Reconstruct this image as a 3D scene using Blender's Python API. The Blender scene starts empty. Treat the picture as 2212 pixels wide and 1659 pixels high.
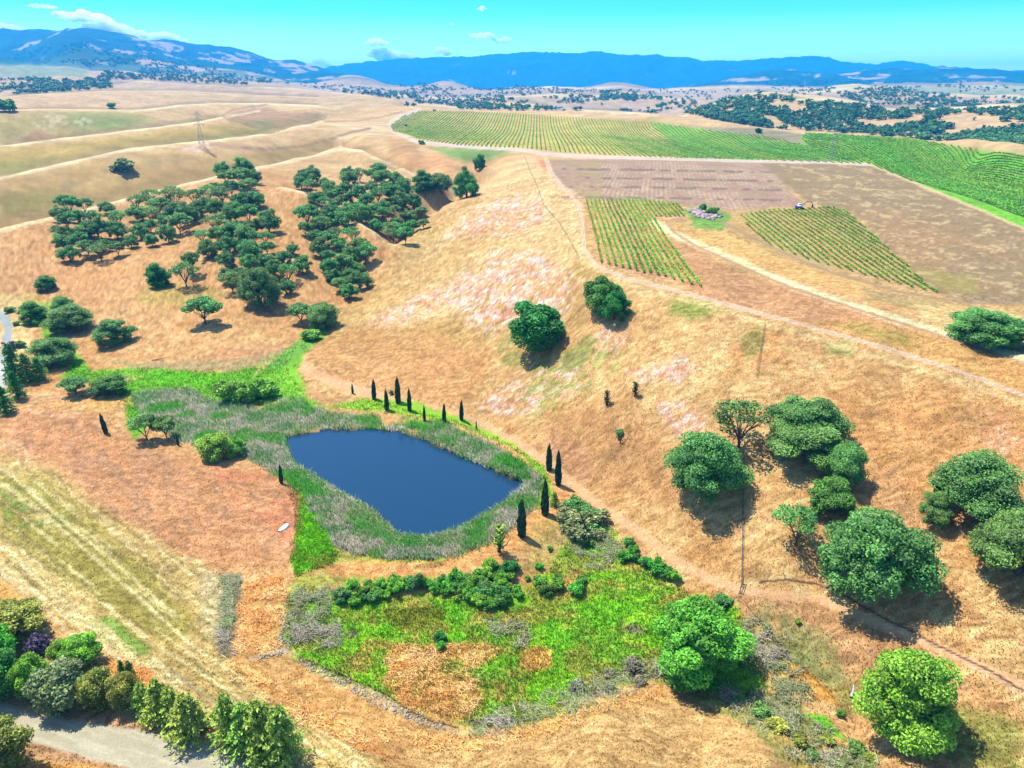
import bpy, math, random
import numpy as np
from mathutils import Vector, Matrix

random.seed(7)
sc = bpy.context.scene
COL = sc.collection
PI = math.pi

# ------------------------------------------------------------------ camera
H = 120.0                      # camera height above the pond, metres
K = H / 80.0                   # control heights / distances below are written for an 80 m camera
FPX = 1534.0                   # focal length in pixels of a 2212 px wide picture
PITCH = math.radians(22.6)
cam_d = bpy.data.cameras.new("camera")
cam_d.sensor_width = 36.0
cam_d.lens = 36.0 * FPX / 2212.0
cam_d.clip_start = 1.0
cam_d.clip_end = 150000.0
sc.cycles.volume_bounces = 12
sc.cycles.max_bounces = 14
cam = bpy.data.objects.new("camera", cam_d)
COL.objects.link(cam)
cam.location = (0, 0, H)
cam.rotation_euler = (math.radians(90) - PITCH, 0, 0)
sc.camera = cam
sc.render.resolution_x = 1024
sc.render.resolution_y = 768

# ------------------------------------------------------------------ light
SUN_EL = math.radians(63)
SUN_DX, SUN_DY = -0.80, 0.60   # horizontal direction towards the sun
sc.view_settings.view_transform = 'Standard'
sc.view_settings.look = 'None'
sc.view_settings.gamma = 1.0
sc.view_settings.exposure = 1.2
sun_d = bpy.data.lights.new("sun", 'SUN')
sun_d.energy = 4.8
sun_d.angle = math.radians(0.5)
sun_d.color = (1.0, 0.94, 0.85)
sun = bpy.data.objects.new("sun", sun_d)
COL.objects.link(sun)
sdir = Vector((SUN_DX * math.cos(SUN_EL), SUN_DY * math.cos(SUN_EL), math.sin(SUN_EL))).normalized()
sun.rotation_euler = sdir.to_track_quat('Z', 'Y').to_euler()
sun.location = (0, 0, 500)

world = bpy.data.worlds.new("World")
sc.world = world
world.use_nodes = True
nt = world.node_tree
nt.nodes.clear()
wo = nt.nodes.new('ShaderNodeOutputWorld')
bg = nt.nodes.new('ShaderNodeBackground')
sky = nt.nodes.new('ShaderNodeTexSky')
sky.sky_type = 'NISHITA'
sky.sun_disc = False
sky.sun_elevation = SUN_EL
sky.sun_rotation = math.atan2(SUN_DX, SUN_DY)
sky.altitude = 100
sky.air_density = 1.0
sky.dust_density = 0.3
sky.ozone_density = 1.5
tc = nt.nodes.new('ShaderNodeTexCoord')
sx = nt.nodes.new('ShaderNodeSeparateXYZ')
nt.links.new(tc.outputs['Generated'], sx.inputs[0])
rmp = nt.nodes.new('ShaderNodeValToRGB')
rmp.color_ramp.elements[0].position = 0.0
rmp.color_ramp.elements[0].color = (1.3, 1.35, 1.25, 1)
rmp.color_ramp.elements[1].position = 1.0
rmp.color_ramp.elements[1].color = (1.0, 1.0, 1.1, 1)
for pos_, col_ in ((0.045, (.52, .90, .98, 1)), (0.085, (.15, .61, .82, 1)), (0.13, (.03, .44, .72, 1)), (.35, (.6, .85, 1.05, 1))):
    e = rmp.color_ramp.elements.new(pos_)
    e.color = col_
nt.links.new(sx.outputs['Z'], rmp.inputs[0])
mul = nt.nodes.new('ShaderNodeMix')
mul.data_type = 'RGBA'
mul.blend_type = 'MULTIPLY'
mul.inputs[0].default_value = 1.0
nt.links.new(sky.outputs[0], mul.inputs[6])
nt.links.new(rmp.outputs[0], mul.inputs[7])
nt.links.new(mul.outputs[2], bg.inputs['Color'])
bg.inputs['Strength'].default_value = 0.15
nt.links.new(bg.outputs[0], wo.inputs['Surface'])

# ------------------------------------------------------------------ helpers
def lin(c):
    c = np.asarray(c, float) / 255.0
    return np.where(c <= 0.04045, c / 12.92, ((c + 0.055) / 1.055) ** 2.4)

ALB = 0.36                     # photo colour -> surface base colour
def alb(c, k=ALB):
    return lin(c) * k

def tag(o, label=None, cat=None, group=None, kind=None):
    if label: o['label'] = label
    if cat: o['category'] = cat
    if group: o['group'] = group
    if kind: o['kind'] = kind
    return o

def hsh(ix, iy, s):
    h = (ix.astype(np.int64) * 374761393 + iy.astype(np.int64) * 668265263 + s * 1442695041) & 0x7fffffff
    h = ((h ^ (h >> 13)) * 1274126177) & 0x7fffffff
    h = ((h ^ (h >> 16)) * 668265263) & 0x7fffffff
    return (h & 0xffffff) / float(0xffffff)

def vn(x, y, s=0):
    x = np.asarray(x, float); y = np.asarray(y, float)
    ix = np.floor(x); iy = np.floor(y)
    fx = x - ix; fy = y - iy
    fx = fx * fx * fx * (fx * (fx * 6 - 15) + 10); fy = fy * fy * fy * (fy * (fy * 6 - 15) + 10)
    a = hsh(ix, iy, s); b = hsh(ix + 1, iy, s); c = hsh(ix, iy + 1, s); d = hsh(ix + 1, iy + 1, s)
    return (a + (b - a) * fx) * (1 - fy) + (c + (d - c) * fx) * fy

def fbm(x, y, s=0, o=4, g=0.5):
    t = 0; a = 1; n = 0
    for i in range(o):
        t = t + a * vn(x * 2 ** i + 17.3 * i, y * 2 ** i - 9.1 * i, s + i)
        n += a; a *= g
    return t / n

def sm(a, b, x):
    t = np.clip((x - a) / (b - a), 0, 1)
    return t * t * (3 - 2 * t)

# ray of a picture point (2212 x 1659 coordinates): azimuth, slope
CP, SP = math.cos(PITCH), math.sin(PITCH)
def ray(X, Y):
    a = (np.asarray(X, float) - 1106) / FPX
    b = (829.5 - np.asarray(Y, float)) / FPX
    dx = a; dy = CP + b * SP; dz = -SP + b * CP
    h = np.hypot(dx, dy)
    return np.arctan2(dx, dy), dz / h

def proj(x, y, z):
    x = np.asarray(x, float); y = np.asarray(y, float); z = np.asarray(z, float) - H
    f = y * CP - z * SP
    u = y * SP + z * CP
    f = np.maximum(f, 1e-3)
    return 1106 + x / f * FPX, 829.5 - u / f * FPX

# ------------------------------------------------------------------ terrain control points
CTRL = []                      # azimuth, r, z
def cz(*pts):                  # (X, Y, z) visible points of known height
    for X, Y, z in pts:
        az, sl = ray(X, Y)
        z = z * K
        CTRL.append((float(az), float((z - H) / sl), z))
def cr_(*pts):                 # (X, Y, r) visible points of known distance
    for X, Y, r in pts:
        az, sl = ray(X, Y)
        CTRL.append((float(az), r * K, float(H + sl * r * K)))
def ridge(pts, f=1.12, drop=None, step=45, front=None):
    """visible crest line (X, Y, r); the ground dips out of sight behind it"""
    dense = []
    for (X0, Y0, r0), (X1, Y1, r1) in zip(pts[:-1], pts[1:]):
        n = max(1, int(abs(X1 - X0) / step) + (1 if abs(Y1 - Y0) > 40 else 0))
        for i in range(n):
            t = i / n
            dense.append((X0 + (X1 - X0) * t, Y0 + (Y1 - Y0) * t, math.exp(math.log(r0) * (1 - t) + math.log(r1) * t)))
    dense.append(pts[-1])
    for X, Y, r in dense:
        az, sl = ray(X, Y)
        r = r * K
        z = H + sl * r
        CTRL.append((float(az), r, float(z)))
        rb = r * f
        CTRL.append((float(az), rb, float(H + sl * rb - (drop if drop is not None else 6) * K)))
        if front:
            rf = r * front[0]
            CTRL.append((float(az), rf, float(H + sl * rf - front[1] * K)))

# near ground
cz((-350,1800,1),(-350,1300,1.5),(-350,1000,3),(-350,780,5),(0,1659,.8),(500,1900,1),(1106,1900,2),(1800,1900,4),(2600,1900,6),
   (0,1450,.5),(300,1300,.6),(450,1450,.6),(300,1600,.8),(600,1600,.8),(800,1650,1.2),(0,1150,1.6),(150,950,2),(300,1050,1.5),(480,1120,1),(600,1180,.6),(560,1300,.2),(480,1300,.5),
   (0,820,3),(0,700,4.5),(180,700,4),(200,780,1.6),(330,820,.8),(250,900,1.6),(400,900,.5),(420,980,1.0),(560,850,.5),(620,800,1),(500,760,2.5),(700,890,.5),
   (1100,1659,1.5),(1400,1620,2.5),(1650,1620,3),(1300,1520,1.5),(1900,1700,3),
   (610,1340,-.8),(640,1430,-2),(800,1500,-2.5),(900,1560,-2.8),(1020,1590,-2.8),(1150,1560,-2.4),(1300,1480,-2.2),(1500,1500,-1.8),(1650,1530,-1.6),(1750,1600,-1.0),(1850,1680,-.5),
   (700,1330,-1.6),(850,1340,-1.8),(1000,1340,-1.8),(1150,1330,-1.8),(1300,1350,-1.6),(1450,1350,-1),(1050,1450,-2),(900,1450,-2),(1250,1430,-2),
   (700,1235,.8),(850,1235,.9),(1000,1220,1.0),(1120,1165,1.2),(1200,1100,1.6),(760,1270,-.8),(950,1275,-.8),(1150,1240,-.6),(1300,1180,.3),
   (700,1000,0),(900,950,.1),(1000,1050,0),(870,1100,0),(750,1180,.1),(950,1180,.1),(1150,1060,.3),(1060,950,.6),(850,900,.6),(640,960,.1),(620,1040,.3),(680,1150,.3),
   (1600,1290,3),(1500,1230,2.4),(1400,1160,2.2),(1300,1080,2),(1230,1030,2),(1100,970,2.2),(1000,915,2.2),(860,865,2.4),(740,830,2.4),(650,790,2.6),(1450,1260,1),(1600,1350,1),
   (1750,1300,5),(1900,1350,6),(2050,1420,6.5),(2212,1490,7.5),(2400,1560,9),(2000,1520,4),(2212,1620,5.5),(1800,1430,2.5),(1700,1400,1.5))
# right hillside and plateau
cz((1200,940,6),(1350,1000,7),(1200,800,13),(1100,860,6),(1000,800,6),(900,780,5.5),(1350,900,13),(1500,1050,10),(1500,900,16),(1500,760,24),(1350,760,20.5),(1350,680,26),(1200,700,18.5),(1200,620,23.5),
   (1700,1150,10.5),(1700,950,17),(1700,800,24),(1900,1150,12),(1900,1000,17),(1900,860,22.5),(2212,1300,13),(2212,1150,17),(2212,980,21.5),(2500,1250,17),(2500,900,24),
   (1000,700,9.5),(1000,600,14),(1000,500,20),(1100,600,20),(1100,500,24),(1130,440,26.5),(900,680,7),(800,660,6),(820,720,4.5),(880,600,9.5),(920,530,13.5),(740,720,3.2),(680,740,2.6))
cz((1250,430,31),(1235,480,31),(1250,540,30.5),(1270,580,30),(1350,610,30),(1450,630,30),(1560,655,29.8),(1700,692,29.2),(1900,747,28),(2050,792,27),(2212,850,25.5),(2500,930,24),
   (1180,400,32),(1160,360,32.5),(1200,345,33),(1300,380,32),(1300,450,31),(1400,520,30.6),(1450,590,30.2),(1500,345,32),(1500,420,31),(1700,440,30.5),(1700,350,31),(1600,480,30.3),
   (1420,470,31.2),(1500,520,31),(1600,562,30.7),(1700,605,30.4),(1800,640,30.0),(1900,672,29.6),(2050,716,28.8),(2212,766,28),(2450,840,26.5),
   (1650,640,29),(1800,690,28.6),(1980,730,27.8),(2150,790,26.6),
   (1650,545,30.2),(1800,590,29),(1950,630,27.6),(2110,670,25.8),(2212,690,25),(2110,640,26.6),(1900,560,28.6),(1800,500,29.6),(2000,600,27.4),(2212,640,26),(2450,700,24.5),(2212,560,26.5),(2000,460,28.8),(1900,380,30),(2050,420,28.6),
   (2212,480,27.4),(2212,400,27.6),(2500,450,27),(2100,350,28.5),(1900,320,30),(1700,310,31),(1500,290,32.8),(1300,300,34),(1150,300,35),(1000,300,36),(900,290,38.5),(1000,265,39.5),(1200,262,38.8),(1400,272,36),
   (1050,330,33.5),(1000,340,32),(930,330,33),(860,320,35),(880,345,31.5),(960,360,29.5),(1100,345,32.5))
# gully edge in front of the trees
ridge([(866,523,345),(924,467,400),(984,430,445),(1037,397,480),(1047,362,520)], f=1.05, drop=1.0, step=30)
cz((905,435,21),(850,470,17),(950,405,23.5),(1000,385,26),(880,400,25))
# spurs on the left of the gully
ridge([(600,405,430),(657,416,405),(721,460,372),(776,483,350),(813,504,340),(850,528,328)], f=1.035, drop=1.6, step=30)
ridge([(737,318,600),(787,327,575),(820,343,540),(870,363,500),(894,375,480)], f=1.07, drop=4, step=30)
cz((790,610,7),(760,560,11),(700,560,12),(650,500,18),(700,500,16),(640,560,13.5),(600,600,10),(560,640,7.5),(700,660,4.5),(640,690,3.6),(550,700,4.2),(450,640,7),(450,700,4.5),(350,650,7),
   (250,640,7),(100,640,7),(-150,640,8),(0,560,14),(150,560,13),(300,560,13),(400,560,13),(500,560,14.5),(500,480,20.5),(350,480,17.5),(250,500,16),(600,460,22.5),(560,420,25),
   (700,400,27),(800,400,25.5),(750,440,22.5),(800,460,19.5),(740,350,31),(660,370,30),(830,375,27))
# crests on the left, front to back
ridge([(-250,560,350),(-100,522,400),(0,497,430),(123,465,445),(213,443,455),(333,412,475),(467,380,500),(560,360,530),(633,343,560),(700,328,590),(737,318,610)], f=1.13, drop=7)
ridge([(-250,440,500),(-100,405,560),(0,383,600),(133,353,630),(283,320,655),(433,305,670),(567,290,710),(633,273,790),(700,258,900),(740,252,950)], f=1.12, drop=7)
ridge([(-250,345,740),(0,315,800),(133,300,810),(267,283,830),(433,263,880),(480,252,930)], f=1.12, drop=7)
cz((560,262,44),(620,255,45),(680,246,47),(740,262,44),(560,245,47),(800,270,42.5),(780,300,38.5),(840,290,38.5),(720,290,39),(800,240,50))
ridge([(-250,262,980),(0,240,1060),(100,235,1090),(283,240,1080),(383,227,1180),(480,223,1230),(577,222,1280),(700,228,1250),(737,232,1200)], f=1.13, drop=8)
ridge([(-250,222,1450),(0,209,1550),(83,203,1600),(233,197,1650),(400,196,1750),(560,204,1700),(700,211,1600)], f=1.12, drop=8)
ridge([(217,184,2250),(290,176,2350),(400,178,2350),(567,188,2200),(680,196,2100),(737,201,2000),(800,207,1850),(860,217,1600),(905,233,1300)], f=1.13, drop=14)
# far edge of the vineyard plateau
ridge([(905,233,1280),(970,236,1200),(1137,241,1120),(1237,241,1100),(1404,255,1000),(1475,258,960),(1558,263,920),(1648,277,860),(1740,286,820),(1840,292,780),(1975,303,720),(2100,313,680),(2212,321,640),(2450,340,600)], f=1.2, drop=16)
# woods left of the golden crest
cr_((0,192,2150),(120,194,2150),(60,180,2450),(-250,192,2150),(200,178,2550))
ridge([(-250,160,2700),(0,166,2700),(100,168,2750),(200,163,2850),(300,158,3000),(400,164,3000),(500,174,2900),(600,185,2800)], f=1.12, drop=14)
ridge([(-250,130,3700),(0,143,3600),(60,140,3700),(150,150,3700),(190,156,3700),(280,160,3800)], f=1.12, drop=18)
ridge([(-250,110,5000),(0,129,5000),(60,139,4800),(110,124,5000),(170,109,5200),(283,122,5200),(350,133,5100),(433,147,5000),(493,152,5000),(600,170,4800),(690,185,4600)], f=1.15, drop=50, step=60)
ridge([(-250,60,9000),(0,70,8800),(83,71,8800),(150,74,8700),(200,79,8600),(267,82,8500),(333,92,8400),(367,88,8300),(417,99,8200),(467,104,8100),(533,117,8000),(600,137,8000),(633,135,7900),(667,144,7800),(737,165,7500),(800,179,7200),(850,189,7000)], f=1.2, drop=150, step=60)
# centre and right hills
ridge([(1030,228,1800),(1060,220,1850),(1137,222,1900),(1180,231,1800)], f=1.1, drop=10)
ridge([(905,222,1900),(960,225,1900),(1010,230,1800)], f=1.1, drop=10)
ridge([(1240,236,1450),(1330,240,1400),(1420,246,1350)], f=1.1, drop=10)
ridge([(860,203,2700),(930,208,2800),(1000,211,2800),(1100,206,2800),(1200,202,2800),(1290,205,2700),(1350,197,2800),(1400,203,2700),(1470,212,2600)], f=1.1, drop=16)
ridge([(737,165,4600),(803,172,4400),(850,186,4200),(904,185,4000),(954,180,4000),(1020,190,3900),(1070,190,3900),(1137,183,3900),(1200,186,3900),(1280,188,4000),(1320,184,4200),(1420,193,4000),(1475,189,4200),(1608,184,4300),(1775,190,4200),(1941,184,4300),(2080,184,4300),(2212,184,4300),(2450,185,4300)], f=1.15, drop=40)
ridge([(1475,248,1500),(1520,232,1600),(1575,214,1750),(1661,201,1950),(1720,213,1900),(1758,211,1850),(1808,213,1800),(1868,223,1750),(1925,235,1650),(2041,233,1650),(2130,228,1700),(2212,226,1700),(2450,222,1700)], f=1.12, drop=16)
ridge([(1740,196,2800),(1850,189,3000),(1941,190,3000),(2000,200,2800),(2100,204,2700),(2212,208,2700),(2450,210,2700)], f=1.12, drop=18)
ridge([(1560,172,6500),(1618,164,6700),(1661,154,7000),(1720,158,7000),(1775,161,7000),(1875,151,7200),(1960,152,7200),(2041,153,7200),(2130,158,7000),(2212,162,7000),(2450,168,7000)], f=1.15, drop=60, step=60)
ridge([(690,158,13500),(705,152,13500),(737,145,13500),(780,140,13500),(850,132,13500),(937,129,13200),(1040,124,13000),(1150,117,13000),(1290,115,12800),(1400,119,12500),(1475,125,12200),(1590,131,12000),(1700,127,12000),(1733,124,12000),(1800,133,12000),(1870,143,12000),(1930,138,12000),(2000,144,12000),(2070,152,12000),(2212,159,12000),(2450,172,12000)], f=1.25, drop=400, step=60)
for X in range(-400, 2700, 150):
    az, sl = ray(X, 190.9)
    for r, z in ((5800, 40), (9900, 40), (18500, 100)):
        if 5800 == r and 300 < X < 900: continue
        if 9900 == r and X < 850: continue
        CTRL.append((float(az), r * K, z * K))
for X in range(-500, 2800, 200):
    az, _ = ray(X, 1659)
    CTRL.append((float(az), 42 * K, 1.0 * K))
    CTRL.append((float(az), 20 * K, 1.5 * K))

CT = np.array(CTRL)
AZS = 2.6
px = CT[:, 0] * AZS
py = np.log(CT[:, 1])
pv = CT[:, 2] / (CT[:, 1] + 150 * K)
# merge near-duplicates
keep = []
for i in range(len(px)):
    ok = True
    for j in keep:
        if (px[i] - px[j]) ** 2 + (py[i] - py[j]) ** 2 < 0.018 ** 2:
            ok = False; break
    if ok: keep.append(i)
px, py, pv = px[keep], py[keep], pv[keep]
def tpsk(d2):
    return 0.5 * d2 * np.log(d2 + 1e-12)
n = len(px)
A = np.zeros((n + 3, n + 3))
A[:n, :n] = tpsk((px[:, None] - px[None]) ** 2 + (py[:, None] - py[None]) ** 2) + np.eye(n) * 5e-8
A[:n, n] = 1; A[:n, n + 1] = px; A[:n, n + 2] = py
A[n:, :n] = A[:n, n:].T
W = np.linalg.solve(A, np.r_[pv, 0, 0, 0])

# polar grid -------------------------------------------------------------
AZ0, AZ1 = math.radians(-54), math.radians(54)
NA = 980
azg = np.linspace(AZ0, AZ1, NA)
rr = [24.0 * K]
while rr[-1] < 19000 * K:
    r = rr[-1]
    if r < 60 * K: d = 0.012
    else: d = min(0.0026 * (r / K) / 100.0, 0.0085)
    rr.append(r * (1 + max(d, 0.0022)))
rg = np.array(rr); NR = len(rg); lrg = np.log(rg)
# coarse evaluation, then interpolate
ca = np.linspace(AZ0, AZ1, 330); cr = np.linspace(lrg[0], lrg[-1], 560)
gx, gy = np.meshgrid(ca * AZS, cr)
cv = np.zeros(gx.size); fx_ = gx.ravel(); fy_ = gy.ravel()
for s in range(0, gx.size, 8000):
    a_ = fx_[s:s + 8000, None]; b_ = fy_[s:s + 8000, None]
    d2 = (a_ - px[None]) ** 2 + (b_ - py[None]) ** 2
    cv[s:s + 8000] = tpsk(d2) @ W[:n] + W[n] + W[n + 1] * a_[:, 0] + W[n + 2] * b_[:, 0]
cv = cv.reshape(gx.shape)
def cubic1(arr, t, axis):
    arr = np.moveaxis(arr, axis, 0)
    N = arr.shape[0]
    i = np.clip(np.floor(t).astype(int), 1, N - 3); f = (t - i)[:, None]
    p0, p1, p2, p3 = arr[i - 1], arr[i], arr[i + 1], arr[i + 2]
    o = p1 + .5 * f * (p2 - p0 + f * (2 * p0 - 5 * p1 + 4 * p2 - p3 + f * (3 * (p1 - p2) + p3 - p0)))
    return np.moveaxis(o, 0, axis)
g = cubic1(cv, (lrg - cr[0]) / (cr[1] - cr[0]), 0)
g = cubic1(g, (azg - ca[0]) / (ca[1] - ca[0]), 1)
R2, A2 = np.meshgrid(rg, azg, indexing='ij')
GX = R2 * np.sin(A2); GY = R2 * np.cos(A2)
GZ = g * (R2 + 150 * K)
# natural relief: small undulation near, ravines on the far mountains
far = sm(4200 * K, 6500 * K, R2)
nz = (fbm(GX / 95, GY / 95, 3, 4) - .5) * 2.2 * sm(90, 400, R2) * (1 - far)
nz += (fbm(GX / 14, GY / 14, 5, 3) - .5) * .5 * sm(60, 200, R2) * (1 - far)
rid = 1 - np.abs(2 * fbm(GX / 1500, GY / 1500, 8, 5, .55) - 1)
nz += (rid - .75) * 210 * far * sm(0.25, 1, (R2 - 4200 * K) / (9000 * K) + .25)
mid = sm(1500 * K, 2500 * K, R2) * (1 - far)
nz += (fbm(GX / 420, GY / 420, 11, 4) - .5) * 62 * mid
nz += (1 - np.abs(2 * fbm(GX / 520, GY / 520, 18, 4, .6) - 1) - .7) * 70 * far
GZ += nz
U, V = proj(GX, GY, GZ)

POND = [(625,945),(660,936),(720,929),(790,928),(860,932),(910,945),(960,968),(1020,1000),(1080,1020),(1120,1034),(1127,1050),(1090,1080),(1040,1110),(990,1137),(920,1156),(860,1147),(830,1117),(790,1087),(740,1062),(700,1038),(642,1002),(628,970)]
POND = [(880 + (x_ - 880) * 1.03, 1035 + (y_ - 1035) * (1.075 if y_ > 1035 else 1.0)) for x_, y_ in POND]
def inpoly(P, x, y):
    P = np.asarray(P, float); c = np.zeros(np.shape(x), bool)
    j = len(P) - 1
    for i in range(len(P)):
        xi, yi = P[i]; xj, yj = P[j]
        if yi != yj:
            c ^= ((yi > y) != (yj > y)) & (x < (xj - xi) * (y - yi) / (yj - yi) + xi)
        j = i
    return c
def sdist(P, x, y, closed=True):
    P = np.asarray(P, float); d = np.full(np.shape(x), 1e9)
    m = len(P)
    for i in range(m if closed else m - 1):
        ax, ay = P[i]; bx, by = P[(i + 1) % m]
        ex, ey = bx - ax, by - ay
        t = np.clip(((x - ax) * ex + (y - ay) * ey) / (ex * ex + ey * ey + 1e-9), 0, 1)
        d = np.minimum(d, (x - ax - t * ex) ** 2 + (y - ay - t * ey) ** 2)
    return np.sqrt(d)
bb = (U > 540) & (U < 1230) & (V > 860) & (V < 1260) & (R2 < 400)
us, vs = U[bb], V[bb]
wv = (fbm(us / 14, vs / 10, 21, 3) - .5) * 16
d = sdist(POND, us, vs + wv); ins = inpoly(POND, us, vs + wv)
zz = GZ[bb]
zz = np.where(ins, -0.15 - 1.5 * sm(0, 25, d), np.where(d < 60, np.maximum(zz, .28 + 0 * d) * sm(60, 8, d) * 1 + zz * (1 - sm(60, 8, d)), zz))
zz = np.where(~ins & (d < 60), np.maximum(zz, 0.12 + .012 * d), zz)
GZ[bb] = zz
U, V = proj(GX, GY, GZ)

def ground_z(x, y):
    x = np.asarray(x, float); y = np.asarray(y, float)
    r = np.hypot(x, y); az = np.arctan2(x, y)
    fa = np.clip((az - AZ0) / (AZ1 - AZ0) * (NA - 1), 0, NA - 1.001)
    fr = np.clip(np.interp(np.log(r), lrg, np.arange(NR)), 0, NR - 1.001)
    i = fr.astype(int); j = fa.astype(int); a = fr - i; b = fa - j
    return (GZ[i, j] * (1 - a) * (1 - b) + GZ[i + 1, j] * a * (1 - b) + GZ[i, j + 1] * (1 - a) * b + GZ[i + 1, j + 1] * a * b)

def hit(X, Y, rmin=0):
    """first ground point seen along the ray of a picture point (rmin skips nearer ground)"""
    az, sl = ray(X, Y)
    fa = np.clip((az - AZ0) / (AZ1 - AZ0) * (NA - 1), 0, NA - 1.001); j = int(fa); b = fa - j
    prof = GZ[:, j] * (1 - b) + GZ[:, j + 1] * b
    d = (H + sl * rg) - prof
    ok = np.where((d <= 0) & (rg > rmin))[0]
    if len(ok) == 0: return None
    i = ok[0]
    if i > 0 and d[i - 1] > 0:
        t = d[i - 1] / (d[i - 1] - d[i]); r = rg[i - 1] + (rg[i] - rg[i - 1]) * t
    else: r = rg[i]
    x, y = r * math.sin(az), r * math.cos(az)
    return Vector((x, y, float(ground_z(x, y))))

def px_m(p, n=1.0):
    """metres covered by n picture pixels at point p"""
    f = p.y * CP - (p.z - H) * SP
    return n * f / FPX
def dep(p):
    return math.atan2(H - p.z, math.hypot(p.x, p.y))

# ------------------------------------------------------------------ ground colours (surface colours of soil, dry and green grass, plus painted crest shade)
def mixc(a, b, t):
    return a * (1 - t[..., None]) + np.asarray(b, float) * t[..., None]

n1 = fbm(GX / 60, GY / 60, 31, 5)
n2 = fbm(GX / 17, GY / 22, 33, 4)
n3 = fbm(GX / 4.5, GY / 4.5, 35, 3)
n4 = fbm(GX / 180, GY / 180, 37, 4)
C = np.zeros(GX.shape + (3,)); C[:] = (222, 172, 116)
C = mixc(C, (236, 194, 136), sm(.5, .72, n1) * .6)
C = mixc(C, (212, 150, 92), sm(.52, .75, n2) * .55)
C = mixc(C, (182, 158, 92), sm(.52, .72, n4) * .5)
C = mixc(C, (242, 210, 158), sm(.6, .8, n3) * .4)
C = mixc(C, (188, 132, 86), sm(.42, .2, n3) * .4)
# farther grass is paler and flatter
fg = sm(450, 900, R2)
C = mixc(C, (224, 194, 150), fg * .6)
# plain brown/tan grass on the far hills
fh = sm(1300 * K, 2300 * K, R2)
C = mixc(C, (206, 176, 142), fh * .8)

def paint(P, col, a=1.0, edge=7, warp=7, ws=16, rmin=0, rmax=1e9, mod=None, line=None, arr=None):
    """blend a colour into the ground inside a polygon (or along a line of given half width)"""
    Pn = np.asarray(P, float)
    pad = edge + warp + 4 + (line or 0)
    m = (U > Pn[:, 0].min() - pad) & (U < Pn[:, 0].max() + pad) & (V > Pn[:, 1].min() - pad) & (V < Pn[:, 1].max() + pad) & (R2 > rmin) & (R2 < rmax)
    if not m.any(): return
    u, v, = U[m], V[m]
    if warp:
        u = u + (fbm(u / ws, v / ws, 41, 3) - .5) * 2 * warp
        v = v + (fbm(u / ws, v / ws, 43, 3) - .5) * 2 * warp * .7
    if line:
        d = sdist(Pn, u, v, False)
        w = sm(line + edge, max(line - edge, 0), d)
    else:
        d = sdist(Pn, u, v); ins = inpoly(Pn, u, v)
        sd = np.where(ins, d, -d)
        w = sm(-edge, edge, sd)
    if mod is not None: w = w * mod(GX[m], GY[m], u, v)
    w = np.clip(w * a, 0, 1)
    if arr is not None:
        arr[m] = np.maximum(arr[m], w)
    else:
        C[m] = C[m] * (1 - w[:, None]) + np.asarray(col, float) * w[:, None]

def patchy(lo, hi, s, seed=50, sy=None):
    return lambda x, y, u, v: sm(lo, hi, fbm(x / s, y / (sy or s), seed, 4))
def uvp(lo, hi, su, sv, seed=60, ang=0.0):
    ca_, sa_ = math.cos(ang), math.sin(ang)
    return lambda x, y, u, v: sm(lo, hi, fbm((u * ca_ + v * sa_) / su, (-u * sa_ + v * ca_) / sv, seed, 4))

# --- hills on the left: olive and green hollows
paint([(0,250),(120,238),(290,243),(330,262),(270,280),(120,297),(0,312)], (178,164,92), .7, 12, rmin=800)
paint([(130,250),(230,246),(320,262),(280,275),(180,280)], (140,160,80), .7, 12, rmin=800)
paint([(60,262),(110,245),(180,255),(215,262),(170,275),(90,280)], (228,205,178), .8, 6, mod=uvp(.48,.6,14,6), rmin=800)
paint([(50,295),(90,282),(130,300),(80,312),(45,310)], (186,130,96), .7, 8, rmin=800)
paint([(0,325),(250,296),(440,272),(560,262),(640,262),(560,285),(440,300),(300,312),(140,345),(0,375)], (196,168,84), .75, 8, rmin=600)
paint([(420,300),(520,288),(600,272),(590,280),(500,296)], (130,160,70), .8, 4, rmin=700)
paint([(0,350),(120,340),(60,372),(0,380)], (150,156,70), .6, 8, rmin=600)
paint([(490,245),(540,236),(640,240),(700,252),(690,262),(620,275),(540,268),(500,262)], (182,142,98), .8, 6, rmin=800)
paint([(560,280),(600,268),(565,262),(525,262)], (140,150,80), .6, 6, rmin=800)
paint([(0,390),(110,368),(260,335),(390,330),(520,330),(600,330),(520,352),(330,400),(100,450),(0,478)], (196,160,96), .6, 14, rmin=500)
paint([(0,420),(80,410),(160,420),(80,460),(0,475)], (160,152,80), .7, 12, rmin=500)
for q in [(150,400,26,10),(270,385,22,9),(380,345,20,8),(330,352,26,9),(230,370,20,7)]:
    paint([(q[0]-q[2],q[1]),(q[0],q[1]-q[3]),(q[0]+q[2],q[1]),(q[0],q[1]+q[3])], (150,136,104), .5, 8, rmin=500)
# pale crests
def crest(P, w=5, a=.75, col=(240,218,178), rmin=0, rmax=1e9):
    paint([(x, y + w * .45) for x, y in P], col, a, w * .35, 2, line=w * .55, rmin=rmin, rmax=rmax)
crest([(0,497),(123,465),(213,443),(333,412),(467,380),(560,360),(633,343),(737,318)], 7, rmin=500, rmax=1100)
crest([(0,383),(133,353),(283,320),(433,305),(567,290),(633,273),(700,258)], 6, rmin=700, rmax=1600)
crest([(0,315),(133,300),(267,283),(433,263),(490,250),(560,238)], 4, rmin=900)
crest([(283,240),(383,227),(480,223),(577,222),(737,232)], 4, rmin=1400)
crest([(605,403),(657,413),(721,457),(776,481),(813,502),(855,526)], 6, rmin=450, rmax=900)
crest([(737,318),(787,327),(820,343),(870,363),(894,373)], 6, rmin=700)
paint([(700,325),(760,290),(840,290),(830,260),(760,262),(700,280)], (236,210,168), .5, 12, rmin=700)
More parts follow.
